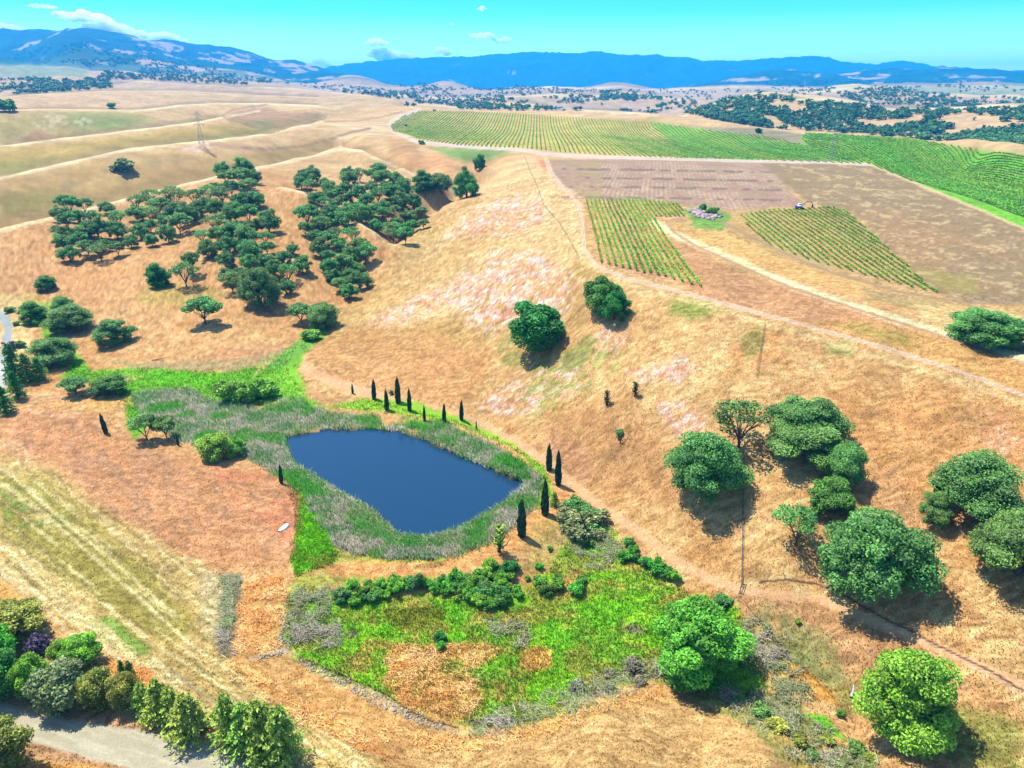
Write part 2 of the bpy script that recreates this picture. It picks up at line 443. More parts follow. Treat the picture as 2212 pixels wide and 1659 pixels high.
def crest_face(P, depth, col, a, w=5, pale=(246,220,172), pa=.62):  # ridge shading put into the ground colour: darker behind the crest, brighter edge
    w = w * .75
    """olive shade painted on the face that rises behind a crest line and a bright edge along the crest itself (X, Y, r)"""
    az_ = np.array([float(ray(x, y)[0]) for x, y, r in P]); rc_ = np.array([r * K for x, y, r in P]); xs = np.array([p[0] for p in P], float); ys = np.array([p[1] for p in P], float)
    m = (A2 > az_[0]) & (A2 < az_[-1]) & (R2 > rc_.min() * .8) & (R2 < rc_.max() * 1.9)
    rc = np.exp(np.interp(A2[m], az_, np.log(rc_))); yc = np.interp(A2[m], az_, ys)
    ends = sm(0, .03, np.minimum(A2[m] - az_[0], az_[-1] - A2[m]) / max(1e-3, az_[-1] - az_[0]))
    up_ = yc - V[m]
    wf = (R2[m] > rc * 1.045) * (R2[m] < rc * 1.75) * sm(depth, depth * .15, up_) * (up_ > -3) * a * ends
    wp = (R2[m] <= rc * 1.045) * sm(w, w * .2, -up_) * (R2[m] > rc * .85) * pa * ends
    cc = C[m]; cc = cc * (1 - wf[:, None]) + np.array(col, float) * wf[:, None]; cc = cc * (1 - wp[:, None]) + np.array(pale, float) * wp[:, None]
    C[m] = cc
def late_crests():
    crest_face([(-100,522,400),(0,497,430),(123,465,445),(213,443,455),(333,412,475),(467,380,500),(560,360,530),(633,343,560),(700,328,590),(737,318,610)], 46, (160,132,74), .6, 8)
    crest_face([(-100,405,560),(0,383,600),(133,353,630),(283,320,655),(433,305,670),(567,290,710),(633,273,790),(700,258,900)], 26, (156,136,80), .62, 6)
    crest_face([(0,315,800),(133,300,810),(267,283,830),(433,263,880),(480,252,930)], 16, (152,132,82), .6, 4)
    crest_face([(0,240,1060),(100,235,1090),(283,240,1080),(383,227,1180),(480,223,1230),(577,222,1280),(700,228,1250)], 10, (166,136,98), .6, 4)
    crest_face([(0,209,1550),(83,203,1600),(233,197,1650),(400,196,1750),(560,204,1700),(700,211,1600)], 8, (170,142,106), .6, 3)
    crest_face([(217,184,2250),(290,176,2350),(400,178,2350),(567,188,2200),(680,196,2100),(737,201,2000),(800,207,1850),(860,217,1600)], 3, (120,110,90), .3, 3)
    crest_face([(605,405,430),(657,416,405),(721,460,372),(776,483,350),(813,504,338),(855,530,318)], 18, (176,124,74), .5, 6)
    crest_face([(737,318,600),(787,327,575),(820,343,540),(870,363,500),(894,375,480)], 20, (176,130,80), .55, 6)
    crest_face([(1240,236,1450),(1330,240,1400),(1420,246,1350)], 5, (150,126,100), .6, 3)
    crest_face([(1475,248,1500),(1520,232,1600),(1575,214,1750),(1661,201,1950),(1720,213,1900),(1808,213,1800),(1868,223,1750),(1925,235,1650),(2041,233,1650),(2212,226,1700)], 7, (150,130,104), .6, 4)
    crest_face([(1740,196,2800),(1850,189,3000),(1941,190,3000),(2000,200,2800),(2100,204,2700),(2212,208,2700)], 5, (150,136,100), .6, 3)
# ring of rubble at the pylon
paint([(395,318),(430,308),(465,312),(470,325),(440,333),(405,328)], (226,200,186), .85, 4, mod=uvp(.42,.55,6,3), rmin=700)
# bowl beyond the gully: orange, green
paint([(900,335),(1000,322),(1090,330),(1060,360),(1030,380),(1000,390),(950,385),(900,372),(860,350),(840,330)], (222,160,112), .6, 12, rmin=600)
paint([(930,320),(1040,320),(1110,322),(1060,345),(1000,350),(960,335)], (120,165,85), .8, 8, rmin=600)
paint([(960,330),(1010,326),(1040,335),(990,342)], (150,180,100), .6, 6, rmin=600)
paint([(830,300),(900,300),(905,330),(850,330)], (196,152,104), .7, 10, rmin=700)
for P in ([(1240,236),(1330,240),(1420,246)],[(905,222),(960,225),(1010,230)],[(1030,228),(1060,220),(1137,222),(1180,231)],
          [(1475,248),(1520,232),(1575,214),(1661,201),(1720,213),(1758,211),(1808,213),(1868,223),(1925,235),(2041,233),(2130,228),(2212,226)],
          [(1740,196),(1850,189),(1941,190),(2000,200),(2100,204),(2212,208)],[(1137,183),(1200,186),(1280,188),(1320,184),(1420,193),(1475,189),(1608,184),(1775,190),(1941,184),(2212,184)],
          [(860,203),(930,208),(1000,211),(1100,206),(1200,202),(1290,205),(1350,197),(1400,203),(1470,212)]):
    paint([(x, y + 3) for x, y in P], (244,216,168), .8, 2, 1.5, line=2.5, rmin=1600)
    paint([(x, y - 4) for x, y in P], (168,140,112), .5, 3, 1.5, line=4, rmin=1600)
# woods floor: rusty
paint([(0,500),(213,450),(467,385),(600,365),(700,400),(860,560),(720,700),(620,720),(300,640),(100,640),(0,620)], (218,158,108), .55, 20, rmin=300, rmax=900)
paint([(280,640),(340,610),(460,620),(500,640),(420,665),(320,660)], (186,170,88), .6, 10)
paint([(0,640),(60,640),(110,660),(60,690),(0,690)], (160,180,80), .5, 10)
paint([(380,790),(470,760),(610,740),(640,700),(640,790),(520,810)], (206,150,112), .5, 12)

# --- the big pale spur
paint([(1130,330),(1200,345),(1250,430),(1255,560),(1150,640),(900,700),(760,700),(860,590),(1000,470),(1060,370)], (238,200,148), .65, 20)
W1 = (242,206,196)
for P in ([(1000,465),(1090,430),(1160,420),(1180,470),(1120,500),(1040,510),(970,520)],
          [(800,690),(900,640),(1000,590),(1080,545),(1180,550),(1240,600),(1200,660),(1120,690),(1050,700),(1010,680),(960,660),(880,690),(800,705)],
          [(1010,700),(1060,640),(1120,650),(1110,700),(1060,720)],
          [(1040,870),(1110,820),(1180,790),(1250,770),(1260,830),(1180,880),(1110,900),(1050,890)],
          [(1360,800),(1430,790),(1480,765),(1500,790),(1470,830),(1400,830)],
          [(1420,870),(1480,860),(1530,900),(1500,960),(1440,930)],
          [(2130,890),(2180,890),(2212,960),(2170,990),(2110,940)],
          [(1180,640),(1260,600),(1240,650),(1200,700)], [(1300,700),(1360,720),(1340,760),(1280,770)]):
    paint(P, W1, .95, 16, 16, 22, mod=uvp(.44,.56,13,7,60,-.5))
    paint(P, (222,140,112), .5, 10, 8, mod=uvp(.5,.62,9,5,63,-.5))
paint([(1090,850),(1200,760),(1330,740),(1340,800),(1240,860),(1200,900),(1120,900)], (170,180,96), .7, 14, 14, mod=uvp(.46,.58,18,9,66,-.4))
paint([(1070,745),(1110,720),(1200,770),(1240,740),(1250,700),(1290,730),(1260,790),(1150,800),(1080,790)], (150,160,86), .6, 10, 10, mod=patchy(.4,.55,9,67))
paint([(780,700),(960,720),(1060,800),(1000,880),(860,850),(720,830),(660,770)], (214,152,98), .5, 16)
paint([(780,600),(900,560),(1040,480),(1080,520),(960,600),(860,660),(760,690)], (212,168,104), .5, 16)
paint([(1440,650),(1500,640),(1560,670),(1500,690),(1450,680)], (140,160,70), .7, 12, 12)
paint([(1600,730),(1650,690),(1650,760),(1610,780)], (150,150,80), .6, 10)
paint([(1780,740),(1850,735),(1840,770),(1790,770)], (140,160,90), .6, 10)
paint([(1200,860),(1350,850),(1480,1000),(1500,1120),(1300,1040),(1180,930)], (208,150,100), .55, 30, 20, 60)
paint([(1650,900),(2000,830),(2212,900),(2212,1300),(2000,1150),(1900,1000)], (214,152,92), .5, 30, 20, 60)
paint([(1850,1040),(1930,1000),(2000,1120),(1990,1250),(1900,1100)], (192,146,104), .6, 16, 14)
for q in [(1960,1010,40,14),(1880,890,34,12),(1740,1200,30,18),(1600,1140,40,16),(2080,900,30,12),(1330,980,40,20),(1300,1180,60,20)]:
    paint([(q[0]-q[2],q[1]),(q[0],q[1]-q[3]),(q[0]+q[2],q[1]),(q[0],q[1]+q[3])], (176,134,92), .45, 12, 10)
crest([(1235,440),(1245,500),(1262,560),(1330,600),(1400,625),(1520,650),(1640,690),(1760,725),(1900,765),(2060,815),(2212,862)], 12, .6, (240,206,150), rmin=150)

# --- plateau soils and fields
BROWN = (168,142,106)
paint([(1185,345),(1400,345),(1650,350),(1740,445),(1560,455),(1440,440),(1262,430),(1220,400),(1195,375)], (186,152,130), 1, 4, 3)
m_ = lambda x, y, u, v: (np.sin((x - .19 * y) * 2 * PI / 3.6) > .1) * sm(.35, .6, fbm(x / 14, y / 30, 71, 3))
paint([(1300,345),(1660,350),(1740,445),(1560,455),(1300,420)], (222,196,160), .6, 4, 3, mod=m_)
for yy in (365, 384, 403, 425):
    paint([(1215,yy),(1400,yy+2),(1560,yy+5),(1700,yy+8)], (118,100,96), .65, 1.6, 1.5, line=2.0, mod=uvp(.4,.5,16,30,72))
paint([(1190,350),(1300,350),(1300,430),(1262,430),(1210,390)], (190,176,110), .5, 6, mod=patchy(.45,.6,16,73))
paint([(1165,345),(1185,345),(1192,370),(1175,372)], (222,150,110), .8, 3)
paint([(1640,350),(1880,352),(2000,410),(2212,492),(2300,520),(2300,660),(2100,652),(2022,634),(1940,560),(1860,470),(1750,440),(1700,400)], BROWN, 1, 5, 4)
paint([(1750,440),(2212,500),(2212,650),(2030,640)], (184,146,104), .7, 30, 20, mod=patchy(.4,.65,40,74))
paint([(1680,352),(1900,352),(2212,492),(2212,650),(2030,640),(1750,440)], (232,200,150), .65, 6, mod=uvp(.6,.68,22,3.2,75,.14))
paint([(1980,580),(2100,600),(2120,630),(2040,630)], (176,168,80), .5, 12)
# small vine block soil and the second block
paint([(1258,432),(1470,440),(1475,470),(1415,470),(1525,620),(1440,610),(1290,575)], (218,168,122), 1, 4, 3)
paint([(1590,455),(1740,445),(1830,455),(2022,634),(1960,625),(1850,595),(1700,560),(1620,500)], (206,172,120), 1, 4, 3)
paint([(1475,452),(1540,445),(1580,470),(1560,500),(1500,490)], (120,170,70), .9, 6)
# grass belts
paint([(1415,475),(1500,500),(1560,500),(1650,545),(1800,590),(1960,635),(2110,665),(2212,672),(2212,690),(2110,690),(1900,655),(1740,610),(1600,560),(1480,515)], (232,180,112), .8, 8)
paint([(1500,520),(1560,500),(1660,545),(1620,580)], (240,190,120), .7, 8)
paint([(1860,620),(1960,640),(2040,655),(2000,675),(1880,645)], (176,160,110), .7, 8)
paint([(1960,650),(2212,668),(2212,760),(2130,740),(2000,690)], (236,204,140), .6, 12)
paint([(1410,510),(1480,525),(1600,590),(1750,640),(1900,690),(2000,725),(1900,740),(1700,690),(1560,652),(1500,640)], (208,154,112), .8, 8, 8)
paint([(1700,690),(1900,745),(2050,792),(2212,850),(2212,780),(2050,735),(1900,700)], (224,170,102), .7, 10, 10)
paint([(1800,700),(1900,735),(1990,755),(1960,725),(1860,700)], (176,164,84), .6, 10, 8)
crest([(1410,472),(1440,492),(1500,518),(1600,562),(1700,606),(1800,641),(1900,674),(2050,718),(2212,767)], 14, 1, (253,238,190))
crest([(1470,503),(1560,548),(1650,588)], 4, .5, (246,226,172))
# vineyards (green ground cover between the rows)
VY1 = [(843,272),(870,252),(905,240),(1000,241),(1140,247),(1270,256),(1400,264),(1500,278),(1560,285),(1640,292),(1700,303),(1740,315),(1880,355),(1640,346),(1400,340),(1230,330),(1130,320),(1060,318),(990,314),(900,300),(880,290),(850,285)]
VY2 = [(1740,288),(1820,292),(1960,300),(2080,318),(2212,336),(2300,345),(2300,540),(2212,492),(2060,428),(1880,355),(1860,350),(1790,335),(1750,318),(1730,300)]
paint([(905,240),(1140,247),(1400,264),(1500,278),(1560,285),(1560,345),(1400,340),(1130,322),(900,302),(850,285)], (216,190,112), 1, 3, 3, rmin=600)
paint([(1400,262),(1500,276),(1640,290),(1740,312),(1880,352),(1640,346),(1480,342),(1440,300)], (130,180,60), .9, 8, 4, rmin=600)
paint([(1500,274),(1640,276),(1740,290),(1800,318),(1700,308),(1560,285)], (160,148,120), .95, 3, 3, rmin=600)
paint(VY2, (120,196,44), .95, 4, 3, rmin=350)
paint([(1950,310),(2212,322),(2212,340),(2060,325)], (190,178,130), .5, 4, rmin=500)
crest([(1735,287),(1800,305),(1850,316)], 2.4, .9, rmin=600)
# --- roads and tracks ----------------------------------------------------
TR = (226,190,152)
track = np.zeros(GX.shape)
def road(P, w, col, a=1.0, ruts=False, edge=1.6, rmin=0, rmax=1e9, warp=1.5):
    w = w * 1.02
    paint(P, col, a, edge, warp, line=w, rmin=rmin, rmax=rmax)
    if w < 6: paint(P, tuple(c * .78 for c in col), .45, .8, warp, line=w * .28, rmin=rmin, rmax=rmax)
    paint(P, None, 1, 1, warp, line=w, arr=track, rmin=rmin, rmax=rmax)
road([(905,238),(865,250),(840,268),(850,284),(880,298),(900,307),(980,314),(1060,320),(1130,324),(1170,332),(1250,338),(1400,342),(1640,348),(1760,350),(1880,355)], 3.2, (236,214,204), rmin=600)
road([(1880,355),(1990,400),(2100,446),(2212,494)], 2.2, (236,214,160), rmin=300)
road([(880,298),(920,296),(965,286)], 1.8, (214,196,160), rmin=600)
road([(1180,345),(1190,372),(1205,392),(1250,440),(1258,480),(1262,540),(1290,575),(1350,600),(1450,625),(1560,655),(1700,692),(1900,748),(2050,795),(2212,853)], 4.2, (238,204,176), rmin=120)
road([(1475,470),(1440,480),(1455,500),(1500,530),(1600,575),(1700,618),(1850,668),(2000,715),(2212,785)], 3.2, (212,170,134), 1, rmin=150)
road([(1560,480),(1620,510),(1700,550),(1800,590),(1960,635),(2110,655),(2212,655)], 3.0, (190,160,130), .8, rmin=150)
road([(1720,300),(1800,318),(1900,330),(2000,345),(2100,362),(2212,382)], 1.4, (150,180,90), .7, rmin=500)
road([(1960,330),(2060,350),(2212,378)], 1.4, (190,196,130), .8, rmin=500)
road([(455,312),(520,320),(590,322),(660,315),(715,300),(760,285),(800,278)], 2.6, (188,146,122), rmin=800, rmax=1700)
road([(480,250),(500,238),(540,230),(575,226)], 2.2, (196,160,130), .8, rmin=1000)
road([(480,250),(500,262),(560,275),(640,272),(700,258),(705,250),(660,244)], 1.6, (186,150,112), .8, rmin=900)
road([(700,262),(760,262),(830,252),(870,240)], 1.6, (196,160,120), .7, rmin=900)
# pond side track and its arms
road([(645,760),(660,800),(720,825),(800,850),(880,872),(960,890),(1040,920),(1120,958),(1200,1010),(1240,1050),(1300,1095),(1380,1150),(1450,1205),(1520,1245),(1600,1275),(1680,1285),(1760,1290),(1900,1350),(2050,1410),(2212,1480)], 10, (244,190,146), .95, edge=5, warp=4)
road([(640,770),(625,790),(650,830),(700,860)], 6, (216,156,110), .5, edge=5)
paint([(1180,930),(1260,960),(1290,1040),(1240,1040),(1190,980)], (206,150,112), .7, 10, 8)
paint([(1600,1280),(1700,1290),(1850,1340),(2000,1400),(2120,1500),(2000,1520),(1850,1440),(1700,1360),(1620,1320)], (210,160,116), .7, 16, 12)
paint([(1620,1340),(1700,1380),(1900,1490),(2212,1560),(2212,1700),(2100,1659),(1900,1560),(1700,1480)], (158,160,82), .85, 24, 24, mod=patchy(.26,.52,9,81))
paint([(1640,1300),(1800,1380),(1850,1500),(1700,1450),(1630,1380)], (146,148,92), .75, 20, 18, mod=patchy(.32,.55,6,82))
road([(1640,1258),(1700,1252),(1760,1262),(1800,1272),(1850,1302),(1920,1340),(1990,1375),(2060,1412),(2140,1450),(2212,1492)], 2.0, (96,62,52), .95, edge=1.4, warp=2.5)
road([(1920,1346),(1990,1382),(2060,1420),(2140,1458),(2212,1502)], 3, (224,186,156), .9, edge=2)
paint([(1700,1430),(1740,1440),(1800,1500),(1810,1525),(1760,1510),(1690,1460)], (238,170,84), .95, 8, 8)
# --- greens around the marsh and pond -------------------------------------
GR = (112,188,36)
paint([(90,700),(120,730),(165,765),(200,800),(330,795),(470,805),(560,790),(620,752),(668,716),(700,706),(700,722),(664,755),(640,800),(650,850),(700,880),(640,866),(560,872),(480,872),(400,850),(330,850),(300,875),(312,930),(290,950),(275,915),(270,865),(230,835),(130,818),(155,785),(120,745),(95,728)], GR, .95, 6, 7)
paint([(600,800),(640,780),(660,850),(620,870),(480,860),(470,830),(560,820)], (150,216,60), .8, 8, 8)
paint([(640,740),(700,700),(700,720),(660,760),(600,800),(570,790)], (126,180,84), .7, 6, 8)
paint([(200,775),(300,782),(440,780),(560,770),(640,740),(600,770),(520,800),(440,800),(300,798)], (178,160,112), .8, 6, 8)
paint([(180,820),(310,800),(330,815),(260,830)], (214,196,140), .6, 6)
paint([(560,790),(600,770),(580,790),(545,815)], (232,200,144), .8, 4, 4)
paint([(80,660),(130,640),(160,700),(100,740)], (120,190,50), .5, 10)
paint([(240,800),(330,800),(470,808),(470,830),(330,825)], (108,196,26), .7, 8)
MARSH = [(285,850),(400,838),(480,872),(560,884),(640,858),(700,890),(810,905),(840,925),(720,925),(640,932),(615,960),(640,1010),(700,1050),(760,1090),(820,1130),(850,1160),(920,1165),(1000,1145),(1050,1120),(1100,1085),(1130,1050),(1120,1030),(1000,980),(900,930),(840,915),(960,915),(1080,970),(1170,1030),(1165,1080),(1110,1140),(1040,1180),(950,1210),(840,1210),(740,1190),(690,1130),(650,1060),(560,1005),(520,980),(400,955),(310,905)]
paint(MARSH, (150,150,104), .95, 6, 7)
paint(MARSH, (92,150,66), .8, 6, 7, mod=patchy(.45,.6,9,91))
paint([(700,880),(800,860),(900,868),(1000,905),(1100,955),(1175,1010),(1195,1070),(1160,1110),(1170,1040),(1120,975),(1000,922),(850,892)], (150,206,50), .95, 6, 7)
paint([(860,900),(960,920),(1060,960),(1130,1010),(1160,1050),(1130,1040),(1040,985),(940,945)], (70,168,50), .85, 6, 7)
paint([(620,1025),(690,1080),(705,1140),(732,1195),(722,1215),(640,1245),(625,1210),(640,1130),(645,1070)], (128,206,32), 1, 5, 6)
paint([(640,1200),(750,1195),(1000,1200),(1090,1160),(1050,1200),(900,1235),(700,1240)], (160,176,66), .7, 8, 8)
paint([(690,1225),(760,1213),(950,1213),(1080,1170),(1160,1110),(1210,1050),(1250,1065),(1190,1140),(1110,1195),(1000,1238),(860,1248),(740,1250)], (238,170,108), .95, 8, 7)
paint([(640,1240),(700,1245),(860,1250),(1000,1240),(1000,1255),(860,1262),(700,1262),(640,1275)], (160,180,66), .7, 8)
MEADOW = [(640,1270),(740,1285),(850,1290),(1000,1290),(1150,1270),(1220,1180),(1300,1120),(1350,1190),(1420,1250),(1500,1290),(1580,1300),(1610,1340),(1660,1480),(1600,1530),(1400,1460),(1300,1490),(1220,1530),(1150,1560),(1040,1575),(1000,1560),(900,1530),(800,1490),(700,1450),(640,1420),(608,1370),(620,1300)]
paint(MEADOW, (146,212,40), .95, 16, 18)
paint(MEADOW, (170,176,74), .85, 12, 14, mod=patchy(.46,.6,8,93))
paint(MEADOW, (206,176,96), .7, 12, 14, mod=patchy(.56,.66,11,193))
paint(MEADOW, (104,190,34), .5, 9, 10, mod=patchy(.52,.64,5,94))
paint([(1150,1130),(1250,1100),(1330,1180),(1400,1240),(1300,1260),(1200,1240),(1130,1240)], (176,166,92), .55, 16, 14, mod=patchy(.35,.55,8,95))
paint([(1180,1260),(1260,1230),(1250,1290),(1180,1290)], (224,168,116), .7, 8, 8)
paint([(830,1322),(900,1308),(960,1318),(955,1345),(880,1362),(825,1345)], (132,142,40), .85, 8, 7)
paint([(840,1400),(880,1395),(960,1392),(1050,1385),(1090,1400),(1060,1430),(1010,1450),(1040,1500),(1020,1545),(960,1570),(880,1530),(830,1480),(838,1440)], (234,184,108), .95, 10, 10)
paint([(960,1420),(1010,1430),(1000,1470),(950,1450)], (130,170,50), .6, 8, 8)
paint([(1125,1410),(1160,1392),(1195,1405),(1190,1440),(1150,1455),(1122,1440)], (236,184,100), .95, 8, 8)
paint([(640,1280),(700,1275),(720,1340),(700,1420),(640,1400),(620,1340)], (140,146,92), .65, 10, 10, mod=patchy(.3,.5,6,97))
for q in [(1370,1360,30,14),(1080,1360,26,8),(1130,1385,14,14),(1060,1340,20,8),(760,1370,20,14),(1290,1500,60,14),(1380,1460,50,16),(1060,1560,60,14)]:
    paint([(q[0]-q[2],q[1]),(q[0],q[1]-q[3]),(q[0]+q[2],q[1]),(q[0],q[1]+q[3])], (132,124,110), .8, 6, 7)
# south bank, creek and knoll
paint([(600,1400),(650,1440),(760,1500),(880,1560),(1000,1590),(1150,1570),(1250,1540),(1330,1500),(1440,1480),(1560,1500),(1700,1640),(1500,1659),(1200,1640),(1000,1640),(800,1600),(560,1480),(500,1420)], (226,172,106), .8, 12, 12)
paint([(1000,1600),(1150,1590),(1350,1530),(1550,1510),(1640,1560),(1740,1700),(1000,1700),(850,1640)], (222,180,122), .8, 14, 12)
paint([(1440,1470),(1600,1520),(1700,1600),(1800,1690),(1740,1690),(1620,1570),(1480,1500)], (148,160,84), .7, 8, 10)
paint([(1640,1530),(1760,1600),(1850,1700),(1740,1700),(1660,1580)], (226,190,100), .6, 8, 10)
paint([(1560,1490),(1700,1500),(1850,1620),(1950,1700),(1850,1700),(1700,1590)], (126,140,76), .8, 12, 12, mod=patchy(.3,.5,7,99))
paint([(1740,1540),(1780,1545),(1830,1600),(1800,1590)], (110,200,40), .9, 5, 5)
creekm = np.zeros(GX.shape)
creek = [(625,1290),(612,1330),(606,1370),(620,1405),(660,1435),(720,1462),(790,1490),(840,1515),(880,1545),(930,1568),(985,1580)]
paint(creek, (170,160,140), .8, 5, 5, line=7, mod=uvp(.35,.55,8,6,101))
paint([(540,1420),(580,1412),(615,1405)], (190,180,170), .8, 3, 3, line=5)
paint([(x + 6, y - 8) for x, y in creek[4:]], (84,66,56), .8, 1.5, 3, line=1.8)
paint(creek, None, 1, 3, 5, line=6, arr=creekm)
# left field
paint([(0,885),(60,860),(150,860),(200,890),(290,960),(400,985),(470,1000),(560,1010),(640,1050),(642,1140),(622,1220),(480,1235),(350,1185),(200,1090),(100,1010),(0,985)], (220,158,112), .9, 26, 14)
paint([(0,885),(60,860),(150,860),(200,890),(290,960),(400,985),(560,1010),(640,1050),(642,1140),(622,1220),(350,1185),(0,985)], (190,144,112), .6, 14, 10, mod=uvp(.5,.62,40,16,103,.8))
paint([(460,1010),(560,1020),(640,1060),(630,1180),(560,1120),(480,1060)], (226,142,104), .6, 12, 10, mod=patchy(.4,.6,10,104))
paint([(30,870),(180,870),(270,850),(300,870),(200,890)], (232,186,110), .7, 10)
STUB = [(0,985),(110,1015),(200,1085),(350,1180),(470,1240),(500,1250),(470,1400),(520,1450),(700,1570),(840,1659),(900,1740),(700,1740),(600,1640),(440,1510),(300,1450),(200,1400),(60,1290),(0,1240)]
paint(STUB, (214,184,118), .95, 24, 12)
paint([(0,1020),(100,1040),(230,1150),(320,1230),(420,1340),(380,1400),(260,1330),(120,1240),(0,1150)], (166,156,70), .75, 20, 14)
paint([(0,1040),(60,1050),(160,1130),(120,1170),(0,1110)], (120,170,60), .6, 16, 12, mod=patchy(.4,.6,6,105))
paint([(190,1340),(240,1330),(330,1400),(300,1420),(230,1380)], (122,172,60), .75, 8, 8)
paint([(430,1240),(500,1240),(480,1400),(440,1380)], (196,186,160), .5, 12, 10)
stripes = lambda x, y, u, v: sm(.56, .66, fbm((u * .78 + v * .62) / 150, (-u * .62 + v * .78) / 7.5, 107, 3))
paint(STUB, (236,214,160), .8, 6, 8, mod=stripes)
stripes2 = lambda x, y, u, v: sm(.56, .66, fbm((u * .80 + v * .60) / 130, (-u * .60 + v * .80) / 8.5, 117, 3))
paint(STUB, (150,134,78), .6, 6, 8, mod=stripes2)
tl = (248,228,176)
for P in ([(0,1180),(150,1310),(300,1430),(450,1530),(620,1640)],[(0,1215),(140,1330),(290,1450)],[(120,1130),(300,1290),(420,1400),(560,1490),(760,1620)],
          [(330,1420),(480,1530),(640,1640)],[(350,1400),(520,1510),(700,1630)],[(60,1060),(240,1210),(380,1330)]):
    paint(P, tl, .8, 3, 3, line=4)
for P in ([(360,1440),(430,1495),(500,1540)],[(500,1470),(650,1580)]):
    paint(P, (160,142,104), .7, 3, 3, line=4)
for cx_, cy_, rx_, ry_ in ((0,985,45,26),(0,990,62,40),(400,1250,60,44),(400,1250,44,30),(120,880,60,20)):
    paint([(cx_ + rx_ * math.cos(t / 12 * 2 * PI), cy_ + ry_ * math.sin(t / 12 * 2 * PI)) for t in range(13)], (240,214,170), .5, 2.5, 3, line=2.5)
paint([(0,1255),(60,1300),(100,1340),(0,1340)], (234,180,96), .9, 8)
paint([(0,1235),(70,1290),(150,1370),(250,1410),(330,1460)], (240,200,160), .8, 3, 3, line=4)
paint([(480,1240),(525,1240),(520,1300),(500,1420),(470,1420),(478,1330)], (140,128,100), .85, 6, 7)
paint([(530,1260),(620,1245),(615,1320),(600,1400),(540,1420),(510,1400)], (238,174,104), .9, 8, 7)
paint([(200,1420),(310,1440),(345,1470),(330,1500),(290,1480)], (240,160,90), .8, 8, 8)
paint([(500,1430),(560,1470),(700,1540),(800,1600),(880,1650),(780,1620),(600,1530)], (226,150,84), .6, 6, 8)
# gravel road, bottom left
paint([(0,1485),(150,1530),(300,1560),(450,1600),(620,1680),(900,1760),(0,1760)], (206,160,120), .9, 10, 8)
gravel = np.zeros(GX.shape)
GRV = [(-60,1535),(0,1542),(120,1562),(260,1590),(400,1612),(560,1655),(760,1730),(560,1760),(380,1690),(250,1630),(120,1600),(40,1580),(-60,1565)]
GRV = [(-80,1505),(0,1520),(100,1545),(240,1568),(400,1592),(560,1640),(800,1740),(500,1760),(300,1668),(160,1628),(60,1602),(-80,1590)]
paint(GRV, (204,196,176), .95, 6, 5); paint(GRV, None, 1, 2, 5, arr=gravel)
paint(GRV, (228,220,200), .6, 6, 5, mod=uvp(.52,.64,90,5,109,.28))
paint([(60,1640),(180,1650),(320,1670),(320,1720),(0,1720),(40,1659)], (238,176,96), .8, 8, 8)
# paved drive, left edge
paved = np.zeros(GX.shape)
PAV = [(-60,655),(0,662),(22,680),(28,700),(24,730),(18,760),(22,800),(16,830),(0,850),(-60,860),(-60,700),(0,700),(6,720),(4,740),(0,750),(-60,760)]
PAV = [(-60,658),(0,668),(20,684),(27,702),(25,728),(18,755),(19,790),(14,835),(-60,860),(-60,775),(0,770),(4,738),(9,712),(2,696),(-60,690)]
paint([(-40,640),(40,640),(80,690),(60,760),(20,860),(-40,870)], (238,200,140), .8, 10)
paint(PAV, (176,184,190), 1, 2, 1.5); paint(PAV, None, 1, 1, 1.5, arr=paved)
paint([(-60,780),(12,775),(10,835),(-60,855)], (226,222,224), .95, 3, 1.5)
paint([(0,655),(30,668),(42,690)], (238,196,150), .8, 2, 1, line=2)
# pond bed
paint(POND, (70,76,60), 1, 3, 0)

# --- far woods as ground under the trees, mountains' forest
fm = sm(3600 * K, 5200 * K, R2)
fo = fbm(GX / 700, GY / 700, 121, 6, .6)
fo2 = fbm(GX / 230, GY / 230, 131, 3, .6)
fo3 = fbm(GX / 120, GY / 120, 133, 4, .7)
FC = np.array([30, 84, 60.]) * (.55 + .95 * fo3)[..., None]
C = mixc(C, FC, sm(.38, .46, fo + .6 * (fo2 - .5) + .085 + .2 * sm(9000 * K, 10500 * K, R2)) * fm)
paint([(0,140),(60,136),(190,150),(190,165),(100,170),(0,165)], (160,172,120), .9, 6, rmin=3800, rmax=9000)
paint([(1820,190),(2212,185),(2212,225),(2000,215)], (168,176,110), .7, 10, rmin=4000, rmax=8000)
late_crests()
fieldm = np.zeros(GX.shape)
for P in ([(1185,345),(1880,352),(2000,410),(2300,520),(2300,660),(2022,634),(1900,600),(1700,560),(1470,440),(1262,430),(1195,375)], GRV):
    paint(P, None, 1, 4, 3, arr=fieldm)
# grain: streaks of lodged and standing grass, coarser clumps and paths of animals
wx = fbm(GX / 7, GY / 7, 201, 3) * 5; wy = fbm(GX / 7, GY / 7, 203, 3) * 5
sw = fbm(GX / 1.9 + wx, GY / .95 + wy, 205, 4, .66)
gr = fbm(GX / 46, GY / 20, 207, 7, .74)
soft = (1 - .8 * np.clip(gravel + paved + .8 * track, 0, 1)) * (1 - .55 * fieldm)
near_ = 1 - sm(500, 900, R2)
k_ = (1 + ((sw - .5) * .72 * near_ + (gr - .5) * (.2 + .26 * sm(300, 900, R2))) * soft * (1 - .6 * fm))
C = C * k_[..., None] * (1 + (k_[..., None] - 1) * np.array([-.05, 0, .25]))
C = np.clip(C * np.array([1.06, 1.06, .98]), 5, 252)

